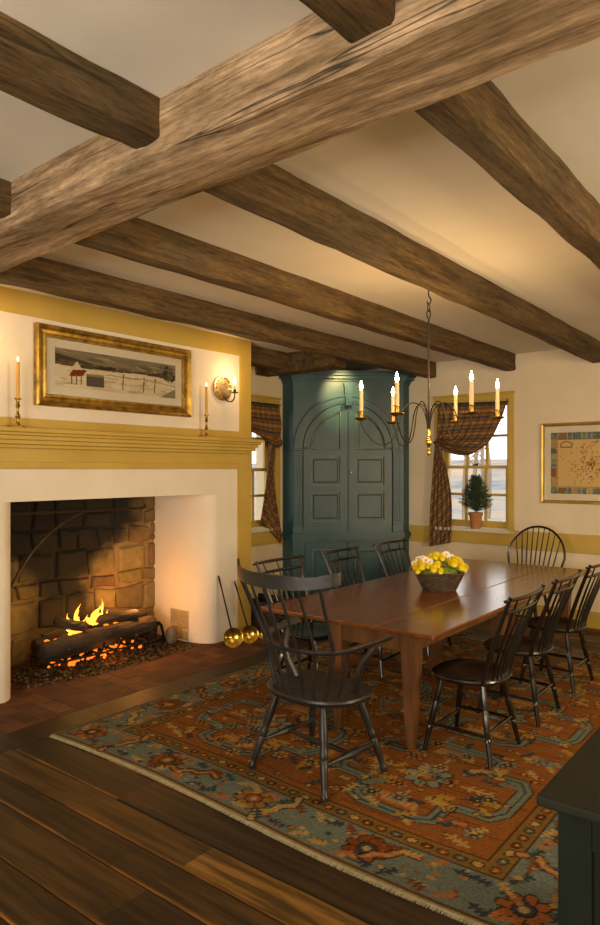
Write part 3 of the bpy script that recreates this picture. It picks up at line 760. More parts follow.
# comb-back armchair at the near end, faces +y
o = empty('windsor_armchair', (-2.140, 2.862, 0.018), R(-6), 'large charcoal windsor armchair with curved crest, at the near end of the table', 'chair'); SZ = .445
CM = M['charcoal']
seat_mb(.58, .45, SZ, .045).build('seat', CM, o, smooth=True)
ft = {}
def turned(p0, p1, r):
    p0, p1 = Vector(p0), Vector(p1)
    prof = [(0, .75), (.03, .98), (.06, .98), (.09, .68), (.13, .78), (.30, .95), (.40, 1.0), (.42, .82), (.44, 1.08), (.50, 1.05), (.54, .8), (.58, 1.0), (.75, 1.08), (.88, .9), (1, .75)]
    mb = MB(); mb.tube([p0.lerp(p1, a) for a, _ in prof], [r*b_ for _, b_ in prof], 10); return mb
for sx in (-1, 1):
    for sy in (-1, 1):
        bot = Vector((sx*.262, sy*.235, .0)); top_ = Vector((sx*.16, sy*.135, SZ-.035)); ft[(sx, sy)] = (bot, top_); turned(bot, top_, .021).build('leg', CM, o, smooth=True)
sp1 = {}
for sx in (-1, 1):
    p, q = on(sx, -1, .36), on(sx, 1, .36)
    mb = MB(); mb.tube([p.lerp(q, a) for a in (0, .3, .42, .5, .58, .7, 1)], [.008, .013, .019, .021, .019, .013, .008], 8); mb.build('stretcher', CM, o, smooth=True)
    sp1[sx] = p.lerp(q, .5)
mb = MB(); p, q = sp1[-1], sp1[1]; mb.tube([p.lerp(q, a) for a in (0, .2, .4, .5, .6, .8, 1)], [.009, .013, .015, .017, .015, .013, .009], 8); mb.build('stretcher', CM, o, smooth=True)
# arm rail: U in plan at z=.69
AZ = .685
def arm(t_):   # t -1..1, curved rail
    a = t_*R(112)
    x = .285*math.sin(a)*(1.0+.06*abs(t_)); y = -.245*math.cos(a)-.01
    if abs(t_) > .72: 
        u = (abs(t_)-.72)/.28; x = math.copysign(.285*math.sin(.72*R(112))*1.05+.035*u, t_); y = -.245*math.cos(.72*R(112))-.01+.235*u
    return Vector((x, y, AZ+.03*max(0, abs(t_)-.55)/.45))
ts = [-1+2*k/36 for k in range(37)]
mb = MB(); mb.tube([arm(t_) for t_ in ts], [(.017+.016*max(0, (abs(t_)-.75)/.25), .011) for t_ in ts], 10, flat=(0, 1, 0)); mb.build('arm_rail', CM, o, smooth=True)
CZ = 1.045
def crest(x, z): # crest curved in plan
    return Vector((x, -.335-.065+.16*(x/.36)**2, z))
n = 24; mb = MB(); vs = []; 
for k in range(n+1):
    u = -1+2*k/n; x = .362*u
    up = .026+.006*(1-u*u)+.030*max(0, abs(u)-.72)/.28; lo_ = .034*(1-abs(u)**4)+.002
    c = crest(x, CZ)
    for (dy, dz) in ((-.009, up), (.009, up), (.009, -lo_), (-.009, -lo_)): vs.append((c.x, c.y+dy, c.z+dz))
fs = [(k*4+j, k*4+(j+1) % 4, (k+1)*4+(j+1) % 4, (k+1)*4+j) for k in range(n) for j in range(4)]+[(0, 1, 2, 3), (n*4, n*4+1, n*4+2, n*4+3)]
mb.add(vs, fs); mb.build('crest_rail', CM, o, smooth=True, sharp=50)
for k in range(7):
    u = (k-3)/3; ar = arm(u*.50); cr = crest(.288*u, CZ-.015); se = Vector((.175*u, -.175+.035*u*u, SZ-.01))
    # pass through the rail
    ar2 = Vector((ar.x, ar.y, AZ))
    mb = MB(); pts = [se, se.lerp(ar2, .5), ar2, ar2.lerp(cr, .5), cr]; r_ = 1.35 if abs(u) > .9 else 1
    mb.tube(pts, [.0072*r_, .0085*r_, .0085*r_, .0075*r_, .006*r_], 7); mb.build('spindle', CM, o, smooth=True)
for sx in (-1, 1):
    a1 = arm(sx*.86)
    mb = MB(); mb.tube([Vector((sx*.215, .06, SZ-.01)), Vector((sx*.25, .03, .53)), Vector((sx*.275, .03, .61)), Vector((a1.x, a1.y+.02, AZ-.004))], [(.014, .022), (.014, .020), (.014, .020), (.014, .026)], 8, flat=(1, 0, 0)); mb.build('arm_support', CM, o, smooth=True)
    mb = MB(); q0 = arm(sx*.66); mb.tube([Vector((sx*.20, -.06, SZ-.01)), Vector(((q0.x+sx*.2)/2, (q0.y-.06)/2, .57)), q0], .0085, 7); mb.build('spindle', CM, o, smooth=True)

# ------------------------------------------------------------------ chandelier
CX, CY = -1.90, 3.645
root = empty('chandelier', (CX, CY, 1.70), 0, 'wrought-iron six-arm candle chandelier hanging from the joist over the table', 'chandelier')
IB = M['iron_brown']
mb = MB(); mb.tube([(0, 0, .80), (0, 0, .12)], .006, 8); mb.build('rod', IB, root)
mb = MB(); mb.tube([(0, 0, .966), (0, 0, .93), (.012, 0, .915), (.016, 0, .90), (.010, 0, .886), (0, 0, .882), (-.010, 0, .89), (-.012, 0, .90)], .0035, 7)
mb.tube([(0, .013*math.sin(a), .862+.024*math.cos(a)) for a in [2*PI*k/14 for k in range(15)]], .0035, 6)
mb.tube([(.012*math.sin(a), 0, .822+.026*math.cos(a)) for a in [2*PI*k/14 for k in range(15)]], .0035, 6)
mb.build('hook_chain', M['iron'], root)
mb = MB(); mb.lathe([(.004, -.02), (.010, -.012), (.012, 0), (.009, .012), (.005, .022), (.006, .03), (.016, .042), (.021, .058), (.019, .075), (.010, .088), (.008, .10), (.012, .115), (.010, .14)], n=16); mb.build('finial', M['brass'], root, smooth=True)
for k in range(6):
    a = R(-6+60*k)+YAW      # measured from the camera's right
    d = Vector((math.cos(a), math.sin(a), 0)); rr = .40
    def P(r_, z): return d*r_*(.40/.468)+Vector((0, 0, z))
    ctrl = [(.008, .12), (.012, .18), (.04, .26), (.10, .295), (.155, .275), (.19, .22), (.215, .14), (.25, .075), (.31, .045), (.38, .065), (.44, .125), (.468, .175), (.468, .195)]
    # smooth
    pts = []
    for i in range(len(ctrl)-1):
        p0 = ctrl[max(i-1, 0)]; p1 = ctrl[i]; p2 = ctrl[i+1]; p3 = ctrl[min(i+2, len(ctrl)-1)]
        for s_ in range(4):
            t_ = s_/4
            q = [0.5*((2*p1[j])+(-p0[j]+p2[j])*t_+(2*p0[j]-5*p1[j]+4*p2[j]-p3[j])*t_**2+(-p0[j]+3*p1[j]-3*p2[j]+p3[j])*t_**3) for j in (0, 1)]
            pts.append(P(q[0], q[1]))
    pts.append(P(*ctrl[-1]))
    mb = MB(); mb.tube(pts, .0038, 6); ao = mb.build('arm', IB, root, smooth=True)
    mb = MB(); c = d*rr
    mb.lathe([(.008, .190), (.030, .196), (.044, .206), (.043, .208), (.012, .202), (.012, .205), (.014, .225), (.012, .240), (.016, .245), (.016, .25)], c, 14); mb.build('drip_pan', M['old_brass'], ao, smooth=True)
    mb = MB(); mb.lathe([(.0115, .245), (.012, .30), (.0105, .345), (.0115, .372), (.006, .376)], c, 10); mb.build('candle', M['candle_pale'], ao, smooth=True)
    mb = MB(); mb.lathe([(.004, .376), (.010, .388), (.011, .398), (.007, .412), (.002, .432)], c, 10); mb.build('flame_bulb', M['bulb'], ao, smooth=True)
    point('candle_light', (CX+c.x, CY+c.y, 1.70+.45), 4.2, WARM, .02)

# ------------------------------------------------------------------ sconces
def sconce(y, label, sd=1):
    root = empty('wall_sconce', (XF, y, 2.295), 0, label, 'sconce', 'candle sconces flanking the painting')
    mb = MB(); RM = Matrix.Rotation(R(90), 4, 'Y')
    mb.lathe([(.001, .004), (.045, .006), (.08, .012), (.105, .022), (.114, .02), (.114, .006), (.108, .002)], n=28, M=RM)
    pl = mb.build('reflector_plate', M['brass'], root, smooth=True)
    pl.data.materials[0] = M['old_brass_plate']
    for v in pl.data.vertices: v.co.z += .05
    mb = MB()
    for k in range(14):
        a = 2*PI*k/14; mb.blob((.024, .093*math.cos(a), .05+.093*math.sin(a)), .009, k, 0, 1)
    mb.build('bead_border', M['brass'], pl, smooth=True)
    mb = MB(); mb.tube(curve3((.012, .01*sd, -.02), (.05, .03*sd, -.09), (.10, .04*sd, -.07), 8)+curve3((.112, .042*sd, -.06), (.125, .045*sd, -.04), (.125, .045*sd, 0.0), 6)[1:], .006, 7); mb.build('arm', M['iron'], root, smooth=True)
    mb = MB(); mb.lathe([(.012, 0), (.034, .004), (.034, .010), (.013, .010), (.013, .035)], (.125, .045*sd, 0), 14); mb.build('drip_pan', M['iron'], root, smooth=True)
    mb = MB(); mb.lathe([(.011, .03), (.011, .075), (.006, .078)], (.125, .045*sd, 0), 10); mb.build('candle', M['candle_pale'], root, smooth=True)
    mb = MB(); mb.lathe([(.005, .078), (.012, .095), (.013, .108), (.008, .130), (.002, .15)], (.125, .045*sd, 0), 12); mb.build('flame_bulb', M['bulb'], root, smooth=True)
    point('sconce_light', (XF+.17, y+.045*sd, 2.295+.17), 2.6, WARM, .03)
sconce(4.475, 'round brass candle sconce with lit bulb, right of the snow painting')
sconce(2.21, 'round brass candle sconce at the left edge, left of the painting', -1)

# recessed spotlight in the ceiling in front of the cupboard
root = empty('recessed_spotlight', (-4.02, 6.05, ZC-.012), 0, 'small recessed ceiling spotlight in front of the corner cupboard', 'light')
mb = MB(); mb.lathe([(.045, .0), (.055, .004), (.055, .011), (.03, .011)], n=20); mb.build('trim_ring', M['sill'], root)
sl = bpy.data.lights.new('cupboard_spot', 'SPOT'); sl.energy = 95; sl.color = (1, .74, .30); sl.spot_size = R(50); sl.spot_blend = .8; sl.shadow_soft_size = .03
so = bpy.data.objects.new('cupboard_spot', sl); COL.objects.link(so); so.location = (-4.05, 6.05, ZC-.03)
so.rotation_euler = (Vector((-4.50, 6.50, 2.42))-so.location).to_track_quat('-Z', 'Y').to_euler()

# ------------------------------------------------------------------ painted canvases (vertex-coloured grids)
class Canvas:
    def __init__(s, w, h, res, base):
        s.w, s.h, s.res = w, h, res; s.nx, s.ny = int(round(w/res)), int(round(h/res))
        s.X, s.Y = np.meshgrid(np.linspace(0, w, s.nx+1), np.linspace(0, h, s.ny+1))
        s.a = np.zeros((s.ny+1, s.nx+1, 3), dtype=np.float32); s.a[:] = lin(base) if isinstance(base, str) else base
    def _win(s, x0, y0, x1, y1):
        i0 = max(0, int((x0)/s.w*s.nx)-1); i1 = min(s.nx+1, int(x1/s.w*s.nx)+2); j0 = max(0, int(y0/s.h*s.ny)-1); j1 = min(s.ny+1, int(y1/s.h*s.ny)+2)
        return slice(j0, max(j0, j1)), slice(i0, max(i0, i1))
    def put(s, mask, sl, c): s.a[sl][mask] = lin(c) if isinstance(c, str) else c
    def rect(s, x0, y0, x1, y1, c):
        sl = s._win(x0, y0, x1, y1); X, Y = s.X[sl], s.Y[sl]; s.put((X >= x0) & (X <= x1) & (Y >= y0) & (Y <= y1), sl, c)
    def disk(s, x, y, r, c, ry=None, rot=0):
        ry = ry or r; m_ = max(r, ry); sl = s._win(x-m_, y-m_, x+m_, y+m_); X, Y = s.X[sl]-x, s.Y[sl]-y
        u = X*math.cos(rot)+Y*math.sin(rot); v = -X*math.sin(rot)+Y*math.cos(rot)
        s.put((u/r)**2+(v/ry)**2 <= 1, sl, c)
    def line(s, pts, wd, c):
        for (x0, y0), (x1, y1) in zip(pts[:-1], pts[1:]):
            sl = s._win(min(x0, x1)-wd, min(y0, y1)-wd, max(x0, x1)+wd, max(y0, y1)+wd); X, Y = s.X[sl], s.Y[sl]
            L2 = (x1-x0)**2+(y1-y0)**2+1e-9; t_ = np.clip(((X-x0)*(x1-x0)+(Y-y0)*(y1-y0))/L2, 0, 1)
            s.put((X-x0-t_*(x1-x0))**2+(Y-y0-t_*(y1-y0))**2 <= (wd/2)**2, sl, c)
    def poly(s, pts, c):
        xs_ = [p[0] for p in pts]; ys_ = [p[1] for p in pts]; sl = s._win(min(xs_), min(ys_), max(xs_), max(ys_)); X, Y = s.X[sl], s.Y[sl]
        ins = np.zeros(X.shape, bool); n = len(pts)
        for i in range(n):
            xa, ya = pts[i]; xb, yb = pts[i-1]
            if ya == yb: continue
            ins ^= ((ya > Y) != (yb > Y)) & (X < (xb-xa)*(Y-ya)/(yb-ya)+xa)
        s.put(ins, sl, c)
    def mesh(s, name, mat, f, parent=None, under=None):
        nx, ny = s.nx+1, s.ny+1
        V = f(s.X.ravel(), s.Y.ravel()).astype(np.float32)
        idx = np.arange(nx*ny).reshape(ny, nx); q = np.stack([idx[:-1, :-1], idx[:-1, 1:], idx[1:, 1:], idx[1:, :-1]], -1).reshape(-1, 4)
        C3 = s.a.reshape(-1, 3)
        if under:     # give it thickness: duplicate sheet behind plus rim
            nV = len(V); V2 = V+np.array(under, dtype=np.float32); V = np.vstack([V, V2])
            rim = list(idx[0, :])+list(idx[1:, -1])+list(idx[-1, -2::-1])+list(idx[-2:0:-1, 0]); rim = np.array(rim)
            r2 = np.roll(rim, -1); q = np.vstack([q, (q+nV)[:, ::-1], np.stack([rim, rim+nV, r2+nV, r2], -1)]); C3 = np.vstack([C3, C3*.6])
        me = bpy.data.meshes.new(name); me.vertices.add(len(V)); me.vertices.foreach_set('co', V.ravel())
        me.loops.add(q.size); me.loops.foreach_set('vertex_index', q.ravel().astype(np.int32))
        me.polygons.add(len(q)); me.polygons.foreach_set('loop_start', np.arange(0, q.size, 4, dtype=np.int32)); me.polygons.foreach_set('loop_total', np.full(len(q), 4, dtype=np.int32))
        me.update(calc_edges=True); me.materials.append(mat)
        a = me.color_attributes.new('tint', 'FLOAT_COLOR', 'POINT'); arr = np.ones((len(V), 4), dtype=np.float32); arr[:, :3] = C3; a.data.foreach_set('color', arr.ravel())
        me.polygons.foreach_set('use_smooth', [True]*len(me.polygons)) if not under else None
        o = bpy.data.objects.new(name, me); COL.objects.link(o)
        if parent: o.parent = parent
        return o

# ------------------------------------------------------------------ rug
rng = random.Random(21)
RX0, RX1, RY0, RY1 = -3.685, -.72, 2.285, 6.25
W_, H_ = RX1-RX0, RY1-RY0
cv = Canvas(W_, H_, .0080, '#95602e')
BL, BL2, TAN, DK, RUST, COR, GOLD, NAV = '#78847c', '#8a9488', '#c2a468', '#3a2a18', '#a05c28', '#b87c4a', '#bb9440', '#3c4a52'
def rosette(x, y, r, c1, c2, c3, n=8, ph=0):
    for k in range(n):
        a = 2*PI*k/n+ph; cv.disk(x+r*.66*math.cos(a), y+r*.66*math.sin(a), r*.38, DK, r*.30, a)
    for k in range(n):
        a = 2*PI*k/n+ph; cv.disk(x+r*.66*math.cos(a), y+r*.66*math.sin(a), r*.31, c1, r*.22, a)
    cv.disk(x, y, r*.46, DK); cv.disk(x, y, r*.38, c2); cv.disk(x, y, r*.18, c3)
def leafm(x, y, L, a, c, c2=DK):
    dx, dy = math.cos(a), math.sin(a); nx_, ny_ = -dy, dx
    def q(u, v, k=1): return (x+dx*u*L*k+nx_*v*L*k, y+dy*u*L*k+ny_*v*L*k)
    for k, cc_ in ((1.18, c2), (1, c)):
        cv.poly([q(-.5, 0, k), q(-.2, .22, k), (q(.05, .12, k)), q(.2, .30, k), q(.5, .10, k), q(.38, 0, k), q(.5, -.14, k), q(.1, -.12, k), q(-.2, -.20, k)], cc_)
def sprig(x, y, L, a, c):
    dx, dy = math.cos(a), math.sin(a)
    cv.line([(x-dx*L/2, y-dy*L/2), (x+dx*L/2, y+dy*L/2)], .014, c)
    for u in (-.3, 0, .3):
        px, py = x+dx*u*L, y+dy*u*L
        for s_ in (-1, 1):
            b_ = a+s_*1.0; cv.line([(px, py), (px+math.cos(b_)*L*.24, py+math.sin(b_)*L*.24)], .013, c)
def hookm(x, y, L, a, c, s_=1):
    dx, dy = math.cos(a), math.sin(a); nx_, ny_ = -dy*s_, dx*s_
    q = lambda u, v: (x+dx*u*L+nx_*v*L, y+dy*u*L+ny_*v*L)
    P = [q(-.55, .22), q(-.40, 0), q(-.1, .06), q(.1, -.06), q(.40, 0), q(.55, -.25)]
    cv.line(P, .052, DK); cv.line(P, .036, c); cv.line(P, .010, TAN)
B1 = .285; G1 = .10
def framerect(m0, m1, c):
    cv.rect(m0, m0, W_-m0, m1, c); cv.rect(m0, H_-m1, W_-m0, H_-m0, c); cv.rect(m0, m0, m1, H_-m0, c); cv.rect(W_-m1, m0, W_-m0, H_-m0, c)
# outermost strip, border ground, guards
framerect(0, .012, '#a39068'); framerect(.012, .03, '#6b4a2a'); framerect(.03, B1, BL)
# abrash variation in border ground
for k in range(170):
    x, y = rng.uniform(0, W_), rng.uniform(0, H_)
    if min(x, y, W_-x, H_-y) < B1-.03 and min(x, y, W_-x, H_-y) > .05: cv.rect(x-.10, y, x+.10, y+.012, rng.choice([BL2, '#6c7a74', '#7e877c']))
framerect(B1, B1+.010, DK); framerect(B1+.010, B1+G1-.008, '#8a6a35'); framerect(B1+G1-.008, B1+G1, DK)
def along(d, off):   # sample points on a centre line of the border, with direction
    res = []; w2, h2 = W_-2*off, H_-2*off; per = [(off, off, 0, w2), (W_-off, off, PI/2, h2), (W_-off, H_-off, PI, w2), (off, H_-off, -PI/2, h2)]
    for (x, y, a, L) in per:
        n = max(1, round(L/d)); st2 = L/n
        for k in range(n): res.append((x+math.cos(a)*st2*k, y+math.sin(a)*st2*k, a, k))
    return res
for (x, y, a, k) in along(.075, B1+G1/2):
    c = [RUST, '#5a6a60', TAN, '#6d3a1c'][k % 4]; cv.disk(x, y, .030, DK, .024, a); cv.disk(x, y, .022, c, .017, a); cv.disk(x, y, .008, TAN)
for (x, y, a, k) in along(.62, .16):
    rosette(x, y, .105, ['#a5683c', '#7c5426', '#9c7a48', '#8a4a24'][k % 4], [NAV, '#8a6a34', RUST][k % 3], TAN, 8, k)
for (x, y, a, k) in along(.31, .16):
    if k % 2:
        hookm(x, y, .24, a+rng.uniform(.4, 1.0), [COR, '#8c5a26', TAN][(k//2) % 3], 1 if (k//2) % 2 else -1)
for (x, y, a, k) in along(.155, .085):
    cv.disk(x, y, .020, DK, .016); cv.disk(x, y, .014, rng.choice([RUST, COR, TAN, GOLD]))
for (x, y, a, k) in along(.10, .24)+along(.12, .07):
    sprig(x+rng.uniform(-.02, .02), y, .085, a+rng.uniform(-1, 1), rng.choice([TAN, '#7d4a22', COR, NAV]))
for (x, y, a, k) in along(.018, .16):
    if rng.random() < .75: cv.disk(x+rng.uniform(-.11, .11), y+rng.uniform(-.11, .11), rng.choice([.007, .010, .014]), rng.choice([TAN, RUST, COR, NAV]))
# field
F0 = B1+G1
cvx0, cvx1, cvy0, cvy1 = F0, W_-F0, F0, H_-F0
for k in range(420):
    x, y = rng.uniform(cvx0, cvx1), rng.uniform(cvy0, cvy1); cv.rect(max(cvx0, x-.16), y, min(cvx1, x+.16), min(cvy1, y+.014), rng.choice(['#965a2a', '#885026', '#9e6230', '#844c24']))
fw, fh = cvx1-cvx0, cvy1-cvy0; ncx, ncy = 2, 3
for i in range(ncx):
    for j in range(ncy):
        x0, y0 = cvx0+fw*i/ncx, cvy0+fh*j/ncy; cw_, chh = fw/ncx, fh/ncy; cx_, cy_ = x0+cw_/2, y0+chh/2
        P = []
        for (u, v) in ((.08, .30), (.30, .30), (.30, .10), (.70, .10), (.70, .30), (.92, .30), (.92, .70), (.70, .70), (.70, .90), (.30, .90), (.30, .70), (.08, .70), (.08, .30)):
            P.append((x0+cw_*u, y0+chh*v))
        P2 = []
        for a_, b_ in zip(P[:-1], P[1:]):
            P2 += [((a_[0]*.8+b_[0]*.2), (a_[1]*.8+b_[1]*.2)), ((a_[0]*.2+b_[0]*.8), (a_[1]*.2+b_[1]*.8))]
        P2.append(P2[0])
        cv.line(P2, .080, DK); cv.line(P2, .066, BL); cv.line(P2, .030, '#7f8876'); cv.line(P2, .012, NAV)
        rosette(cx_, cy_, .13, BL2, RUST, GOLD, 8); 
        for k in range(4):
            a = PI/2*k+PI/4; leafm(cx_+math.cos(a)*.27, cy_+math.sin(a)*.30, .17, a, [TAN, COR, '#72806f', GOLD][k]); sprig(cx_+math.cos(a+PI/4)*.27, cy_+math.sin(a+PI/4)*.28, .16, a+PI/4, TAN)
        # comb-like palmettes
        for (u, v, a) in ((.5, .20, 0), (.5, .80, PI)):
            px, py = x0+cw_*u, y0+chh*v
            cv.poly([(px-.13, py-.045), (px+.13, py-.045), (px+.10, py+.045), (px-.10, py+.045)], COR)
            for k in range(-3, 4): cv.poly([(px+k*.033-.013, py-.03), (px+k*.033+.013, py-.03), (px+k*.033, py+.04)], TAN)
for k in range(950):
    x, y = rng.uniform(cvx0+.05, cvx1-.05), rng.uniform(cvy0+.05, cvy1-.05); t_ = rng.random()
    if t_ < .25: leafm(x, y, rng.uniform(.05, .10), rng.choice([0, PI/4, PI/2, PI, -PI/4, -PI/2]), rng.choice([BL2, TAN, COR, NAV, GOLD]))
    elif t_ < .5: sprig(x, y, rng.uniform(.07, .12), rng.uniform(0, PI), rng.choice([BL, TAN, NAV, GOLD]))
    elif t_ < .62: rosette(x, y, .05, rng.choice([BL2, TAN, COR]), DK, TAN, 6)
    else: cv.disk(x, y, .020, DK); cv.disk(x, y, .014, rng.choice([TAN, BL2, COR, GOLD]))
# wool wear
nr = np.random.RandomState(4); cv.a *= (1+.10*nr.randn(cv.ny+1, cv.nx+1, 1)).clip(.6, 1.4).astype(np.float32)
cv.a *= np.array([1.0, .95, .86], dtype=np.float32)*.58
def rugf(X, Y):
    x = X+RX0; y = Y+RY0
    y = y+.03*np.sin(X*2.1)*(1-Y/H_)*1.0-.015
    z = .0105+.0012*np.sin(X*9)*np.cos(Y*7)
    return np.stack([x, y, z], -1)
o = cv.mesh('area_rug', M['rug'], rugf, under=(0, 0, -.0085))
tag(o, 'large rust and blue-grey oriental rug with floral border under the table', 'rug')
fr = MB(); 
for k in range(1450):
    x = RX0+W_*k/1450; X = x-RX0; yy = RY0+.03*math.sin(X*2.1)-.015
    L = .018+.008*rng.random(); dx = rng.uniform(-.005, .005)
    fr.add([(x, yy+.003, .009), (x+.0016, yy+.003, .009), (x+.0016+dx, yy-L, .003), (x+dx, yy-L, .003), (x+.0008, yy+.003, .004), (x+.0008+dx, yy-L, .0015)], [(0, 1, 2, 3), (0, 3, 5, 4), (1, 4, 5, 2)])
f_ = fr.build('fringe', noisy('cream_fringe', (.34, .30, .18), (.48, .42, .26), 30, .9, bump=0), o); f_['kind'] = 'stuff'

# ------------------------------------------------------------------ framed winter painting over the mantel
PYa, PYb, PZa, PZb = 2.60, 4.063, 2.052, 2.635
root = empty('framed_painting', (XF, (PYa+PYb)/2, PZa), 0, 'wide gilt-framed snowy landscape painting hanging above the mantel shelf', 'painting')
def frame_sweep(prof, hw_, hz, mat, name, root, Mx):
    # prof: (inward distance, height off the wall); mitred frame
    mb = MB(); k = len(prof); vs = []
    for (cx_, cz_) in ((-1, 0), (1, 0), (1, 1), (-1, 1)):
        for (a, h) in prof:
            vs.append(Mx @ Vector((cx_*(hw_-a), h, (a if cz_ == 0 else hz-a))))
    fs = [(i*k+j, i*k+(j+1) % k, ((i+1) % 4)*k+(j+1) % k, ((i+1) % 4)*k+j) for i in range(4) for j in range(k)]
    mb.add(vs, fs); return mb.build(name, mat, root)
# local frame: x across, y out of the wall, z up; on the breast x->world y, y->world x
MP = Matrix(((0, 1, 0, 0), (1, 0, 0, 0), (0, 0, 1, 0), (0, 0, 0, 1)))
hw_, hz = (PYb-PYa)/2, PZb-PZa
frame_sweep([(0, .002), (0, .040), (.012, .052), (.028, .044), (.038, .030), (.060, .026), (.070, .036), (.080, .036), (.088, .014), (.088, .002)], hw_, hz, M['gilt'], 'frame', root, MP)
mb = MB(); mb.box(-hw_+.085, .004, .085, hw_-.085, .010, hz-.085, 0, MP); mb.build('mat_board', M['mat'], root)
pc = Canvas(2*hw_-.32, hz-.30, .0045, '#cdbf9e'); w_, h_ = pc.w, pc.h
pc.rect(0, h_*.60, w_, h_, '#857a62')
r2 = random.Random(3)
for k in range(60): 
    y = r2.uniform(h_*.62, h_); pc.disk(r2.uniform(0, w_), y, r2.uniform(.05, .2), r2.choice(['#7b7058', '#9a8e74', '#6b604a', '#857a62']), r2.uniform(.006, .02), r2.uniform(-.15, .05))
pc.poly([(0, h_*.55), (0, h_*.86), (w_*.12, h_*.80), (w_*.35, h_*.66), (w_*.6, h_*.64), (w_, h_*.70), (w_, h_*.52), (w_*.5, h_*.56)], '#4a3e2a')
for k in range(40): pc.disk(r2.uniform(w_*.0, w_), h_*r2.uniform(.56, .70), .05, r2.choice(['#3b3020', '#5d4e33', '#6e5d3f']), .006)
pc.poly([(0, 0), (0, h_*.58), (w_*.3, h_*.52), (w_*.65, h_*.60), (w_, h_*.55), (w_, 0)], '#e2d4b2')
for k in range(50): pc.disk(r2.uniform(0, w_), h_*r2.uniform(.03, .5), r2.uniform(.03, .09), r2.choice(['#d2c09a', '#eadfc2', '#c6b48c']), r2.uniform(.004, .010))
# red-brown shed, grey trough, fence posts, thicket
pc.poly([(w_*.10, h_*.30), (w_*.20, h_*.34), (w_*.235, h_*.50), (w_*.14, h_*.56)], '#7a3516'); pc.poly([(w_*.11, h_*.48), (w_*.16, h_*.72), (w_*.20, h_*.50)], '#d9cdb4')
for q in (.12, .155, .19): pc.line([(w_*q, h_*.32), (w_*q, h_*.12)], .008, '#5a3218')
pc.rect(w_*.23, h_*.08, w_*.37, h_*.38, '#5a5244'); pc.rect(w_*.23, h_*.36, w_*.37, h_*.42, '#8f8468')
for q in (.52, .70, .80): pc.line([(w_*q, h_*.10), (w_*(q+.008), h_*.52)], .010, '#6a5630')
pc.line([(w_*.40, h_*.46), (w_*.52, h_*.44), (w_*.70, h_*.46), (w_, h_*.36)], .005, '#7a663c'); pc.line([(w_*.66, h_*.12), (w_*.74, h_*.44)], .005, '#7a663c')
for k in range(26): pc.disk(w_*r2.uniform(.88, .98), h_*r2.uniform(.5, .9), .02, r2.choice(['#4a4a34', '#3a3826', '#6b6448']), .015)
pc.poly([(w_*.85, 0), (w_, 0), (w_, h_*.28)], '#8d8468')
pc.mesh('painted_sheet', M['painted'], lambda X, Y: np.stack([np.full_like(X, .013), X-w_/2, Y+.15], -1), root)
mb = MB(); mb.box(-hw_+.084, .018, .084, hw_-.084, .020, hz-.084, 0, MP); mb.build('glazing', M['pglass'], root)

# ------------------------------------------------------------------ framed map on the window wall
MX0, MX1, MZ0, MZ1 = -2.425, -1.36, 1.245, 2.075
root = empty('framed_map', ((MX0+MX1)/2, YB, MZ0), 0, 'gold-framed antique map with blue patterned border on the right wall', 'framed map')
MQ = Matrix(((1, 0, 0, 0), (0, -1, 0, 0), (0, 0, 1, 0), (0, 0, 0, 1)))
hw_, hz = (MX1-MX0)/2, MZ1-MZ0
frame_sweep([(0, .002), (0, .022), (.008, .030), (.022, .026), (.034, .012), (.034, .002)], hw_, hz, M['gold'], 'frame', root, MQ)
mb = MB(); mb.box(-hw_+.03, .003, .03, hw_-.03, .008, hz-.03, 0, MQ); mb.build('mat_board', M['mat'], root)
pc = Canvas(2*hw_-.20, hz-.20, .0055, '#dcbb7c'); w_, h_ = pc.w, pc.h
n = 18; 
for k in range(n+1):
    for (x, y) in ((w_*k/n, .03), (w_*k/n, h_-.035)): pc.rect(x-w_/n/2, y-.035, x+w_/n/2-.004, y+.035, r2.choice(['#5a7078', '#7d8a7c', '#b59a5c', '#8b6a3c', '#6b7f84']))
for k in range(14):
    for x in (.03, w_-.03): pc.rect(x-.03, h_*k/13-.02, x+.03, h_*k/13+.026, r2.choice(['#5a7078', '#7d8a7c', '#b59a5c', '#8b5a3c', '#6b7f84']))
for k in range(500):
    x, y = r2.uniform(0, w_), r2.uniform(0, h_)
    if min(x, w_-x, y, h_-y) < .065: pc.disk(x, y, .005, r2.choice(['#7b5a32', '#40555c', '#c7a462']))
pc.rect(.068, .068, w_-.068, .072, '#6a5430'); pc.rect(.068, h_-.074, w_-.068, h_-.070, '#6a5430'); pc.rect(.066, .068, .070, h_-.07, '#6a5430')
for k in range(230):
    a, rr = r2.uniform(0, 2*PI), abs(r2.gauss(0, .14)); x, y = w_*.47+rr*math.cos(a)*1.5, h_*.48+rr*math.sin(a)*1.1
    if .09 < x < w_-.09 and .09 < y < h_-.09: pc.disk(x, y, r2.choice([.004, .006, .009]), r2.choice(['#6f4f22', '#8a6a34', '#55401f', '#9a7a44']), .005, r2.random()*3)
for k in range(16):
    x, y = w_*.47+r2.gauss(0, .14), h_*.48+r2.gauss(0, .12); pts = [(x, y)]
    for q in range(6): x += r2.uniform(-.04, .04); y += r2.uniform(-.04, .04); pts.append((min(max(x, .1), w_-.1), min(max(y, .1), h_-.1)))
    pc.line(pts, .0045, '#8a6a38')
pc.line([(.10, h_-.15), (.21, h_-.15), (.21, h_-.115), (.185, h_-.10), (.155, h_-.09), (.125, h_-.10), (.10, h_-.115), (.10, h_-.15)], .010, '#6b4c1f')
pc.mesh('map_sheet', M['painted'], lambda X, Y: np.stack([X-w_/2, np.full_like(X, -.011), Y+.10], -1), root)
mb = MB(); mb.box(-hw_+.033, .014, .033, hw_-.033, .016, hz-.033, 0, MQ); mb.build('glazing', M['pglass'], root)

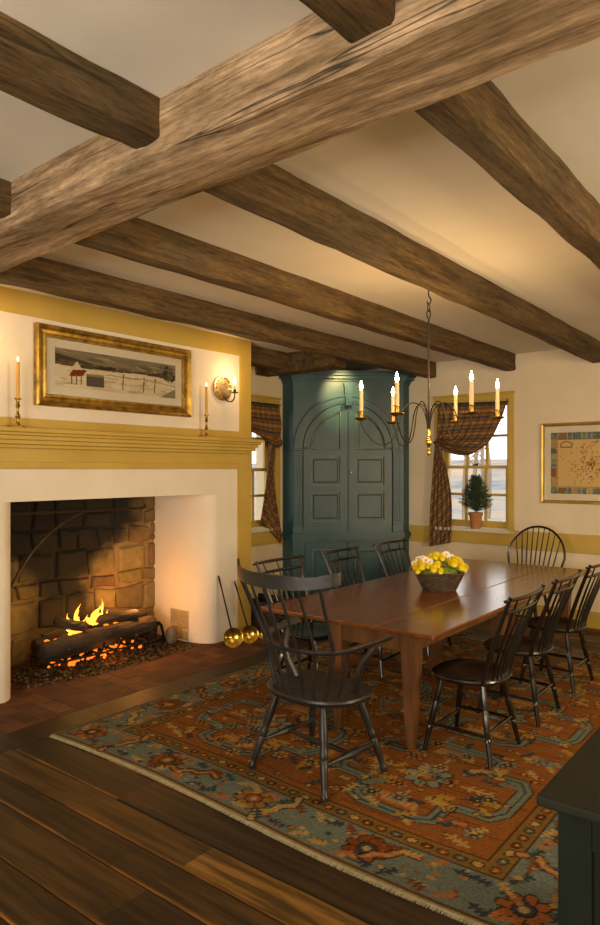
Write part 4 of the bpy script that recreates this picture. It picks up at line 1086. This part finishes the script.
# ------------------------------------------------------------------ plaid curtains
def plaid(u, v):
    # u across, v down in metres
    base = np.array(lin('#86663e')); c = np.tile(base, (len(u), 1))
    def stripe(q, period, off, wd, col, mix):
        nonlocal c
        m_ = ((q-off) % period) < wd; c[m_] = c[m_]*(1-mix)+np.array(lin(col))*mix
    for (q, k) in ((u, .42), (v, 1.0)):
        stripe(q, .15, .0, .030, '#2e394a', .80*k); stripe(q, .15, .047, .016, '#6e3220', .75*k); stripe(q, .15, .075, .020, '#a3824e', .7*k); stripe(q, .15, .112, .012, '#3a2a1c', .8*k)
    return c
def curtain(label, ptop0, ptop1, tie, hem0, hem1, width, outn, belly, tail_belly=0.0, rod_y=0, fold=.018, lowctl=None):
    # ptop0/1: rod ends (2-D along wall, z); curtain gathers at tie and falls to the hem
    nu, ns, nt = 150, 110, 90
    V = np.zeros((ns+nt+1, nu+1, 3)); UV = np.zeros((ns+nt+1, nu+1, 2))
    p0, p1, tie, h0, h1 = [np.array(q, float) for q in (ptop0, ptop1, tie, hem0, hem1)]
    for i in range(nu+1):
        t_ = i/nu; a = p0*(1-t_)+p1*t_
        # tie point spread over a small bunch
        tp = tie+np.array([(t_-.5)*.05*np.sign(p1[0]-p0[0]), -(t_-.5)*.13])
        ctl = np.array([a[0]*(1-belly[0]*t_)+tp[0]*belly[0]*t_, tp[1]-belly[1]*t_**1.5])
        hm = h0*(1-t_)+h1*t_
        for j in range(ns+1):
            s_ = j/ns; q = a*(1-s_)**2+ctl*2*s_*(1-s_)+tp*s_*s_
            gather = s_**1.3
            f_ = fold*(.35+.65*gather)*math.sin(t_*2*PI*(9)+s_*2.0)+.022*math.sin(s_*PI*5.5+t_*5)*t_*(1-s_)*(s_)*4*.8
            bulge = .035+.05*math.sin(PI*min(1, s_*1.0))*t_
            V[j, i] = (q[0], f_+bulge, q[1]); UV[j, i] = (t_*width, (a[1]-q[1])+abs(a[0]-q[0])*.55)
        for j in range(1, nt+1):
            s_ = j/nt; q = tp*(1-s_)+hm*s_
            q = q+np.array([tail_belly*math.sin(PI*s_)*(t_-.2), 0])
            f_ = .024*(1.0-.35*s_)*math.sin(t_*2*PI*5+1.2+s_*.8)+.006*math.sin(t_*40+s_*9)
            V[ns+j, i] = (q[0], f_+.045, q[1]); UV[ns+j, i] = (t_*width, UV[ns, i][1]+s_*(tp[1]-hm[1]))
    C3 = plaid(UV[..., 0].ravel(), UV[..., 1].ravel())
    V = V.reshape(-1, 3); P3 = np.array([outn(q[0], q[1], q[2]) for q in V])
    nx = nu+1; ny = ns+nt+1; idx = np.arange(nx*ny).reshape(ny, nx); q = np.stack([idx[:-1, :-1], idx[:-1, 1:], idx[1:, 1:], idx[1:, :-1]], -1).reshape(-1, 4)
    me = bpy.data.meshes.new('cloth'); me.from_pydata(P3.tolist(), [], q.tolist()); me.materials.append(M['plaid'])
    at = me.color_attributes.new('tint', 'FLOAT_COLOR', 'POINT'); arr = np.ones((len(P3), 4), dtype=np.float32); arr[:, :3] = C3; at.data.foreach_set('color', arr.ravel())
    me.polygons.foreach_set('use_smooth', [True]*len(me.polygons)); me.update()
    root = empty('plaid_curtain', outn(tie[0], 0, h0[1]), 0, label, 'curtain')
    bpy.context.view_layer.update()
    off = Vector(root.location)
    o = bpy.data.objects.new('cloth', me); COL.objects.link(o); o.parent = root; o.matrix_parent_inverse = Matrix.Translation(-off)
    md = o.modifiers.new('thickness', 'SOLIDIFY'); md.thickness = .003
    mb = MB()
    a = outn(p0[0]-.04*np.sign(p1[0]-p0[0]), .035, p0[1]+.012); b_ = outn(p1[0]+.02*np.sign(p1[0]-p0[0]), .035, p1[1]+.012); mb.tube([a, b_], .007, 8)
    ro = mb.build('curtain_rod', M['iron'], root); ro.matrix_parent_inverse = Matrix.Translation(-off)
    mb = MB(); cpts = []
    for k in range(25):
        an = 2*PI*k/24; cpts.append(outn(tie[0]+.055*math.cos(an), .05+.045*math.sin(an), tie[1]+.012*math.sin(an*1)))
    mb.tube(cpts, .010, 6, caps=False); to = mb.build('tie_band', M['plaid'], root, colattr=False); to.matrix_parent_inverse = Matrix.Translation(-off)
    at = to.data.color_attributes.new('tint', 'FLOAT_COLOR', 'POINT'); at.data.foreach_set('color', np.tile(np.array([*lin('#5a3f22'), 1], dtype=np.float32), len(to.data.vertices)))
    return root
curtain('brown plaid curtain swagged left over the window with the potted tree', (-3.60, 2.335), (-2.785, 2.315), (-3.585, 1.90), (-3.70, .70), (-3.44, .76), 1.5,
        lambda x, d, z: (x, YB-.02-d*.8, z), (.25, .30), .10)
curtain('brown plaid curtain tied back in the window beside the cupboard', (5.11, 2.32), (5.96, 2.32), (5.83, 1.93), (5.62, 1.05), (6.03, .72), 1.5,
        lambda x, d, z: (XR+.02+d*.95, x, z), (.0, .16), -.10)

# ------------------------------------------------------------------ potted conifer on the sill
root = empty('potted_conifer', (-3.155, YB-.008, .934), 0, 'small potted conifer in a terracotta pot on the window sill', 'plant')
mb = MB(); mb.lathe([(.050, 0), (.055, .01), (.072, .145), (.080, .147), (.082, .180), (.074, .182), (.070, .165)], n=20); mb.build('pot', M['terracotta'], root, smooth=True)
mb = MB(); mb.tube([(0, 0, .13), (.003, 0, .35), (0, 0, .58)], [.009, .006, .003], 6); mb.build('trunk', M['bark'], root)
mb = MB(); r3 = random.Random(9)
for k in range(230):
    z = .19+.37*(k/230)**.9; L = .185*(1-((z-.19)/.42))**.75*r3.uniform(.7, 1.15)+.02; a = k*2.4
    c = Vector((0, 0, z)); d = Vector((math.cos(a), math.sin(a)*.75, .35+.5*(k/230))).normalized(); 
    for m_ in range(int(L/.006)):
        p = c+d*(m_*.006)
        for q in range(4):
            dd = (d+Vector((r3.uniform(-1, 1), r3.uniform(-1, 1), r3.uniform(-.6, .9)))*.9).normalized()*r3.uniform(.018, .034); n_ = dd.cross(Vector((r3.random(), r3.random(), r3.random()))).normalized()*.0030
            mb.add([p-n_, p+n_, p+dd], [(0, 1, 2)])
mb.build('foliage', M['needle'], root)

# ------------------------------------------------------------------ basket of flowers
root = empty('flower_basket', (-2.31, 4.60, TZ+.001), R(37), 'dark wicker basket of yellow and white flowers on the table', 'flower basket')
mb = MB(); n = 40
def bring(k_, z, rx, ry): return [(rx*math.copysign(abs(math.cos(2*PI*i/n))**.7, math.cos(2*PI*i/n)), ry*math.copysign(abs(math.sin(2*PI*i/n))**.7, math.sin(2*PI*i/n)), z) for i in range(n)]
prev = None
for L_ in range(9):
    z = .001+.014*L_; rx = .115+.055*(L_/8); ry = .075+.03*(L_/8); pts = bring(0, z+.006, rx, ry); pts = [(p[0]*(1+.018*(-1)**(i+L_)), p[1]*(1+.018*(-1)**(i+L_)), p[2]) for i, p in enumerate(pts)]
    mb.tube(pts+[pts[0]], .0085, 6, caps=False)
pts = bring(0, .128, .175, .108); mb.tube(pts+[pts[0]], .010, 6, caps=False); mb.prism([(p[0]*.66, p[1]*.66) for p in pts], .0005, .012); mb.prism([(p[0]*.93, p[1]*.93) for p in pts], .09, .105)
mb.build('basket', M['basket'], root, smooth=True)
mb = MB(); r4 = random.Random(12)
for k in range(620):
    a = r4.uniform(0, 2*PI); q = math.sqrt(r4.random()); x, y = .165*q*math.cos(a), .10*q*math.sin(a); z0 = .11; z1 = .13+.075*(1-q*q)+r4.uniform(-.01, .02)
    d = Vector((math.cos(r4.uniform(0, 6.28)), math.sin(r4.uniform(0, 6.28)), .7)).normalized()*r4.uniform(.012, .025); n_ = d.cross(Vector((0, 0, 1))).normalized()*.005; p = Vector((x*1.05, y*1.05, z1))
    mb.add([p, p+d*.5+n_, p+d, p+d*.5-n_], [(0, 1, 2, 3)])
mb.blob((0, 0, .125), .1, 3, .15, 2, (1.5, .95, .55))
mb.build('foliage', M['leaf'], root)
def mum(x, y, z, r, nm='yellow_chrysanthemum'):
    mb = MB()
    for k in range(70):
        ph = math.acos(1-k/70*.98); a = k*2.399; d = Vector((math.sin(ph)*math.cos(a), math.sin(ph)*math.sin(a), math.cos(ph))); t_ = d.cross(Vector((.3, .2, .9))).normalized(); u = d.cross(t_)
        b_ = d*r*.45; mb.add([b_, b_+(d*.32+t_*.16+u*.03)*r*1.0, d*r, b_+(d*.32-t_*.16-u*.03)*r*1.0], [(0, 1, 2, 3)])
    mb.blob((0, 0, 0), r*.62, k, .1, 1)
    o = mb.build(nm, M['yellow'], root); o.location = (x, y, z)
def daisy(x, y, z, r, tilt):
    mb = MB()
    for k in range(13):
        a = 2*PI*k/13; c, s_ = math.cos(a), math.sin(a); mb.add([(0, 0, 0), (r*.6*c-r*.17*s_, r*.6*s_+r*.17*c, .004), (r*c, r*s_, .001), (r*.6*c+r*.17*s_, r*.6*s_-r*.17*c, .004)], [(0, 1, 2, 3)])
    o = mb.build('white_daisy', M['white'], root, smooth=False); o.location = (x, y, z); o.rotation_euler = tilt
    mb = MB(); mb.blob((0, 0, .003), r*.26, 1, .1, 1, (1, 1, .5)); c = mb.build('flower_centre', M['centre'], o)
# basket local x runs roughly across the picture after the turn
for (x, y, z, r) in ((-.165, -.03, .150, .034), (-.130, -.065, .165, .032), (-.155, -.05, .115+.015, .030), (-.125, .0, .185, .028), (-.055, -.085, .150, .034), (-.025, -.06, .175, .032), (-.01, -.095, .135, .026), (-.02, .02, .225, .038), (-.055, .03, .215, .034), (.02, .0, .215, .030),
                     (.09, -.05, .185, .036), (.125, -.02, .195, .034), (.14, -.055, .160, .034), (.165, -.03, .145, .032), (.105, .01, .205, .030), (.17, .01, .155, .028), (.07, -.03, .190, .028), (-.09, -.07, .17, .024)): mum(x*1.08, y*1.1, z+.012, r*1.3)
for (x, y, z, r, tl) in ((-.135, .05, .205, .032, (.7, -.5, 0)), (-.095, -.02, .205, .034, (1.0, -.2, 0)), (-.07, -.045, .195, .030, (1.1, .1, 0)), (-.11, .03, .215, .030, (.6, -.2, 0)), (.055, .035, .240, .034, (.9, .0, 0)), (.09, .03, .222, .030, (.9, .3, 0)), (.035, .05, .235, .028, (.8, -.3, 0)), (-.17, .015, .175, .028, (.8, -.8, 0)), (.16, .05, .19, .026, (.6, .5, 0))): daisy(x*1.08, y, z+.018, r*1.02, tl)

# ------------------------------------------------------------------ candlesticks on the mantel
def candlestick(y, label):
    zt = 1.88; root = empty('brass_candlestick', (XF+.085, y, zt+.001), 0, label, 'candlestick', 'candlesticks on the mantel')
    mb = MB(); mb.lathe([(.055, 0), (.056, .006), (.048, .012), (.020, .018), (.012, .030), (.009, .06), (.016, .072), (.018, .080), (.010, .092), (.008, .13), (.013, .142), (.017, .150), (.012, .158), (.013, .19), (.024, .196), (.024, .202), (.012, .204)], n=20); mb.build('holder', M['old_brass'], root, smooth=True)
    mb = MB(); mb.lathe([(.0125, .20), (.0125, .32), (.0115, .445), (.006, .452)], n=12); mb.build('candle', M['candle'], root, smooth=True)
    mb = MB(); mb.lathe([(.002, .45), (.0065, .460), (.006, .470), (.001, .486)], n=8); mb.build('flame', M['wick'], root, smooth=True)
candlestick(2.435, 'tall ochre taper in a brass candlestick, left end of the mantel')
candlestick(4.20, 'tall ochre taper in a brass candlestick, right end of the mantel')

# ------------------------------------------------------------------ brass ladles leaning by the fireplace
def ladle(bx, by, tx, ty, tz, label, s_=1.0, nm='brass_skimmer_pan'):
    root = empty(nm, (bx, by, .002), 0, label, 'ladle', 'long-handled brass ladles')
    top_ = Vector((tx-bx, ty-by, tz)); base = Vector((0, 0, .035*s_))
    d = (top_-base).normalized()
    # bowl: shallow dish turned to the room
    nrm = Vector((.80, -.55, .25)).normalized(); q = nrm.to_track_quat('Z', 'Y').to_matrix().to_4x4(); c = Vector((0, 0, .087*s_))
    MM = Matrix.Translation(c) @ q
    mb = MB(); r = .088*s_
    mb.lathe([(.002, -.045*s_), (r*.45, -.040*s_), (r*.80, -.024*s_), (r*.97, -.003*s_), (r*1.0, .001), (r*1.0, .004), (r*.95, .003), (r*.76, -.018*s_), (r*.42, -.033*s_), (.002, -.037*s_)], n=26, M=MM); mb.build('bowl', M['brass'], root, smooth=True)
    st_ = c+Vector((d.x, d.y, d.z))*.075*s_-nrm*.0
    mb = MB(); mb.tube([st_-d*.02, st_.lerp(top_, .3), st_.lerp(top_, .7), top_-d*.03, top_], [(.012, .005), (.009, .006), (.008, .006), (.011, .006), (.007, .005)], 8); mb.build('handle', M['iron'], root, smooth=True)
ladle(-4.235, 4.40, -4.44, 4.42, .62, 'round brass ladle with long iron handle, leaning on the white jamb')
ladle(-4.22, 4.60, -4.42, 4.61, .55, 'round brass ladle with long iron handle, leaning on the yellow corner board', .92)
ladle(-4.23, 4.79, -4.42, 4.82, .40, 'small brass ladle half hidden behind the armchair back', .55)

# firewood box in the recess beyond the breast
root = empty('firewood_box', (-4.45, 5.12, .003), 0, 'dark low wooden firewood box behind the brass ladles', 'wood box')
for q in ((-.28, -.19, 0, .28, -.165, .30), (-.28, .165, 0, .28, .19, .30)): mb = MB(); mb.box(*q, .004); mb.build('side_panel', M['log'], root)
for q in ((-.28, -.165, 0, -.255, .165, .26), (.255, -.165, 0, .28, .165, .26)): mb = MB(); mb.box(*q, .004); mb.build('end_panel', M['log'], root)
mb = MB(); mb.box(-.255, -.165, 0, .255, .165, .02); mb.build('bottom', M['log'], root)

# ------------------------------------------------------------------ fire
FX, FY = -4.86, 3.42
# volcanic gravel spread over the hearth
gb = MB(); r5 = random.Random(31)
for k in range(1500):
    u = r5.uniform(-1, 1); v = r5.uniform(-1, 1)
    y = FY-.02+u*.78; x = FX+.09+.04*u+v*.30*(1-.25*u*u)
    if x < -5.15: continue
    r_ = r5.uniform(.006, .015); c = Vector(lin(r5.choice(['#4a3c28', '#2c2418', '#6a5838', '#3a3022', '#5a4a30'])))
    gb.blob((x, y, .004+r_*.55+.025*max(0, 1-abs(v)*1.3)), r_, k, .5, 1, (1, 1, .7), col=tuple(c))
g_ = gb.build('volcanic_gravel', M['ash'], colattr=True); tag(g_, 'loose dark volcanic gravel spread under the fire on the hearth', 'gravel', kind='stuff')
root = empty('fire_grate', (FX, FY, .004), R(-3), 'black iron fire grate with front bar and upright tines', 'fire grate')
def bar(nm, pts, r=.008): mb = MB(); mb.tube(pts, r, 6); return mb.build(nm, M['iron'], root)
bar('front_bar', [(.185, -.52, .10), (.185, .46, .10)], .009); bar('rear_bar', [(-.16, -.48, .10), (-.16, .44, .10)], .009); bar('cross_bar', [(.185, -.52, 0.0), (.185, -.52, .10), (-.16, -.50, .10), (-.16, -.50, .0)], .009); bar('cross_bar', [(.185, .46, 0.0), (.185, .46, .10), (-.16, .45, .10), (-.16, .45, .0)], .009)
for k in range(6):
    y = -.40+k*.155; bar('tine', [(-.16, y, .09), (.10, y, .09), (.17, y, .095), (.205, y+.005, .14), (.215, y+.015, .195)], .010)
def logm(p0, p1, r, sd, label, grp='burning logs'):
    p0, p1 = Vector(p0), Vector(p1); c0 = (p0+p1)/2; n = 22; m_ = 14
    d = (p1-p0); L = d.length; d.normalize(); nn, bb = frame_from(d); vs = []
    for i in range(n+1):
        t_ = i/n; c = p0.lerp(p1, t_)-c0+nn*.012*mnoise.noise(Vector((t_*3, sd, 0)))*2
        for k in range(m_):
            a = 2*PI*k/m_; rr = r*(1+.22*mnoise.noise(Vector((math.cos(a)*2.2, math.sin(a)*2.2+sd*5, t_*1.2)))+.10*mnoise.noise(Vector((math.cos(a)*6, math.sin(a)*6, t_*6+sd))))
            if i in (0, n): rr *= .9
            vs.append(c+nn*math.cos(a)*rr+bb*math.sin(a)*rr)
    fs = [(i*m_+k, i*m_+(k+1) % m_, (i+1)*m_+(k+1) % m_, (i+1)*m_+k) for i in range(n) for k in range(m_)]+[tuple(range(m_)), tuple(n*m_+k for k in range(m_))]
    mb = MB(); mb.add(vs, fs); o = mb.build('fire_log', M['log'], smooth=True); o.location = c0; tag(o, label, 'log', grp); return o
logm((FX+.075, FY-.56, .185), (FX+.045, FY+.54, .215), .078, 1, 'thick charred front log lying along the grate')
logm((FX-.13, FY-.50, .175), (FX-.12, FY+.50, .19), .065, 2, 'charred rear log lying behind the thick front log')
logm((FX-.13, FY-.02, .300), (FX+.07, FY+.36, .330), .045, 3, 'charred log lying slantwise across the top, right of the flames')
logm((FX-.16, FY+.50, .30), (FX-.10, FY+.06, .385), .036, 4, 'thin charred branch resting highest on the fire')
logm((FX+.08, FY-.17, .312), (FX-.12, FY-.33, .36), .040, 5, 'short charred log slanting up left of the flames')
logm((FX-.02, FY+.22, .300), (FX-.06, FY+.54, .290), .036, 6, 'short charred stick at the right end above the front log')
mb = MB()
for k in range(70):
    mb.blob((FX+.02+r5.uniform(-.14, .12), FY+r5.uniform(-.48, .42), .050+r5.uniform(-.012, .03)), r5.uniform(.009, .018), k, .6, 1)
em_ = mb.build('glowing_embers', M['ember']); tag(em_, 'glowing orange embers heaped under the grate', 'embers', kind='stuff')
mb = MB()
for (x, y, z) in ((-.05, -.22, .255), (-.02, -.38, .232), (.0, .18, .27), (-.03, .10, .265), (.02, -.03, .25), (-.02, -.46, .24)): mb.blob((FX+x, FY+y, z), .020, x*9, .5, 1, (1, 1.3, .7))
tag(mb.build('hot_coals', M['ember']), 'small glowing coals lodged between the upper logs', 'embers', kind='stuff')
def flame(x, y, z, h, w, label, sd, tongues):
    root = empty('flame', (x, y, z), 0, label, 'flame', 'flames in the fireplace')
    for nm, mt, kk in (('outer_flame', 'flame', 1.0), ('flame_core', 'flame_core', .55)):
        mb = MB()
        for (dy, hh, ww, ln) in tongues:
            n = 12; pts = []; rad = []
            for i in range(n+1):
                t_ = i/n; pts.append((.012*math.sin(t_*5+sd)*1.0, dy+ln*t_**1.5*kk+.015*math.sin(t_*6+sd+dy*30), h*hh*t_*kk)); rad.append((max(.0015, w*ww*kk*.5*(math.sin(PI*min(1, t_*.9+.14))**.9)*(1-t_*.80)), max(.001, w*ww*kk*(math.sin(PI*min(1, t_*.9+.14))**.9)*(1-t_*.80))))
            mb.tube(pts, rad, 10, flat=(1, 0, 0))
        mb.build(nm, M[mt], root, smooth=True)
flame(FX-.03, FY-.185, .25, .235, .046, 'taller yellow flame on the left, rising between the logs', 1.0, ((-.03, .75, .8, -.05), (.0, 1.0, .8, .03), (.04, .45, .8, .03), (-.065, .35, .6, -.02), (.02, .8, .45, -.01)))
flame(FX-.07, FY+.03, .285, .205, .050, 'broader orange flame on the right over the top log', 2.4, ((-.05, .45, .8, -.05), (.0, .75, 1.0, .02), (.045, 1.0, .7, .01), (.085, .5, .6, .04)))
point('fire_light', (FX+.02, FY-.18, .45), 4.0, (1, .50, .13), .07)
point('fire_light', (FX+.06, FY+.34, .44), 9.0, (1, .40, .08), .06)
point('ember_light', (FX+.17, FY, .07), .8, (1, .35, .05), .04)
# iron crane on the back wall
root = empty('fireplace_crane', (-4.93, 2.66, .6), 0, 'black iron swinging crane with curved brace inside the fireplace', 'crane')
mb = MB(); mb.tube([(0, 0, -.15), (0, 0, .72)], .013, 8); mb.build('post', M['iron'], root)
mb = MB(); mb.tube([(0, 0, .655), (.0, .7, .65), (.0, 1.30, .645), (.0, 1.31, .68)], .012, 8); mb.build('arm', M['iron_brown'], root)
mb = MB(); mb.tube(curve3((0.0, .01, .05), (.0, .22, .50), (.0, .66, .64), 12), .012, 8); mb.build('brace', M['iron_brown'], root)
# iron trivet bell and standing stone
root = empty('iron_firedog', (-4.80, 4.02, .012), 0, 'small black iron firedog standing right of the logs', 'firedog')
mb = MB(); mb.tube([(0, -.045, 0), (.005, -.045, .09), (.0, -.03, .17), (0, 0, .20), (0, .03, .17), (.005, .05, .09), (0, .05, 0)], [.016, .014, .013, .016, .013, .014, .018], 8); mb.build('arch', M['iron'], root, smooth=True)
mb = MB(); mb.tube([(0, 0, .05), (-.15, 0, .05), (-.16, 0, .0)], .009, 6); mb.tube([(.01, -.06, .05), (.01, .065, .05)], .012, 6); mb.build('brace_bar', M['iron'], root)
mb = MB(); mb.blob((0, 0, .085), .075, 4, .10, 3, (.75, .75, 1.15)); o = mb.build('stone_cone', M['soap'], smooth=True); o.location = (-4.72, 4.10, .006); tag(o, 'small rounded grey stone standing on the hearth by the jamb', 'stone')

# ------------------------------------------------------------------ green chest at the lower right
root = empty('painted_chest', (-.578, 1.665, 0), 0, 'dark green painted chest with thick worn top, in the lower right foreground', 'chest')
CHX, CHY = .56, 1.10
mb = MB(); mb.box(0, 0, .772, CHX, CHY, .80, .008); mb.build('top', M['greentop'], root)
mb = MB(); mb.box(.045, .06, .05, CHX-.03, CHY-.04, .770, .004); mb.build('body', M['green'], root)
mb = MB(); mb.box(.04, .045, 0.0, .12, .06, .765, .003); mb.box(CHX-.10, .045, 0, CHX-.025, .06, .765, .003); mb.box(.12, .045, .68, CHX-.10, .06, .765, .003); mb.box(.12, .045, .06, CHX-.10, .06, .16, .003); mb.build('face_frame', M['green'], root)
mb = MB(); mb.box(.14, .052, .18, CHX-.12, .061, .66, .004); mb.build('panel', M['green'], root)

# ------------------------------------------------------------------ outside
mb = MB(); mb.grid(lambda u, v: (-60+90*u, YB+.35+70*v, -.5+.5*mnoise.noise(Vector((u*6, v*9, 0)))+3.2*v), 40, 40)
struct(mb.build('ground_outside', noisy('winter_lawn', (.13, .15, .18), (.42, .29, .17), .30, .95, (1, 1, 1), 0, c3=(.25, .24, .23)), smooth=True))
mb = MB(); mb.grid(lambda u, v: (XR-.4-60*v, -20+50*u, -.5+.3*mnoise.noise(Vector((u*6, v*9, 0)))), 30, 30)
struct(mb.build('ground_side', noisy('winter_lawn_side', (.20, .24, .28), (.45, .40, .32), .35, .95, (1, 1, 1), 0), smooth=True))
r6 = random.Random(2)
k = 0
for (x, y, h, r_) in ((-6.9, 15.0, 7, .06), (-8.6, 20.5, 8, .08), (-12.9, 30, 9, .12), (-8.4, 17.0, 8, .07), (-15.5, 34, 9, .13), (-11.2, 25.5, 9, .10)):
    o = MB(); pts = []; 
    for i in range(9): pts.append((.12*mnoise.noise(Vector((i*.5, x, 0)))*2, .1*mnoise.noise(Vector((i*.5, y, 3))), -.6+h*i/8))
    o.tube(pts, [r_*(1-.08*i) for i in range(9)], 8)
    for b_ in range(12):
        z = 1.5+b_*.45; a = r6.uniform(0, 6.28); L = r6.uniform(.5, 1.1); o.tube([(0, 0, z), (L*.5*math.cos(a), L*.5*math.sin(a), z+.4), (L*math.cos(a), L*math.sin(a), z+1.0)], [r_*.3, r_*.2, .01], 5)
    t_ = o.build('bare_tree', M['bark'], smooth=True); t_.location = (x, y, .2)
    tag(t_, 'bare winter tree seen outside through the window panes', 'tree', 'bare trees outside the window'); k += 1
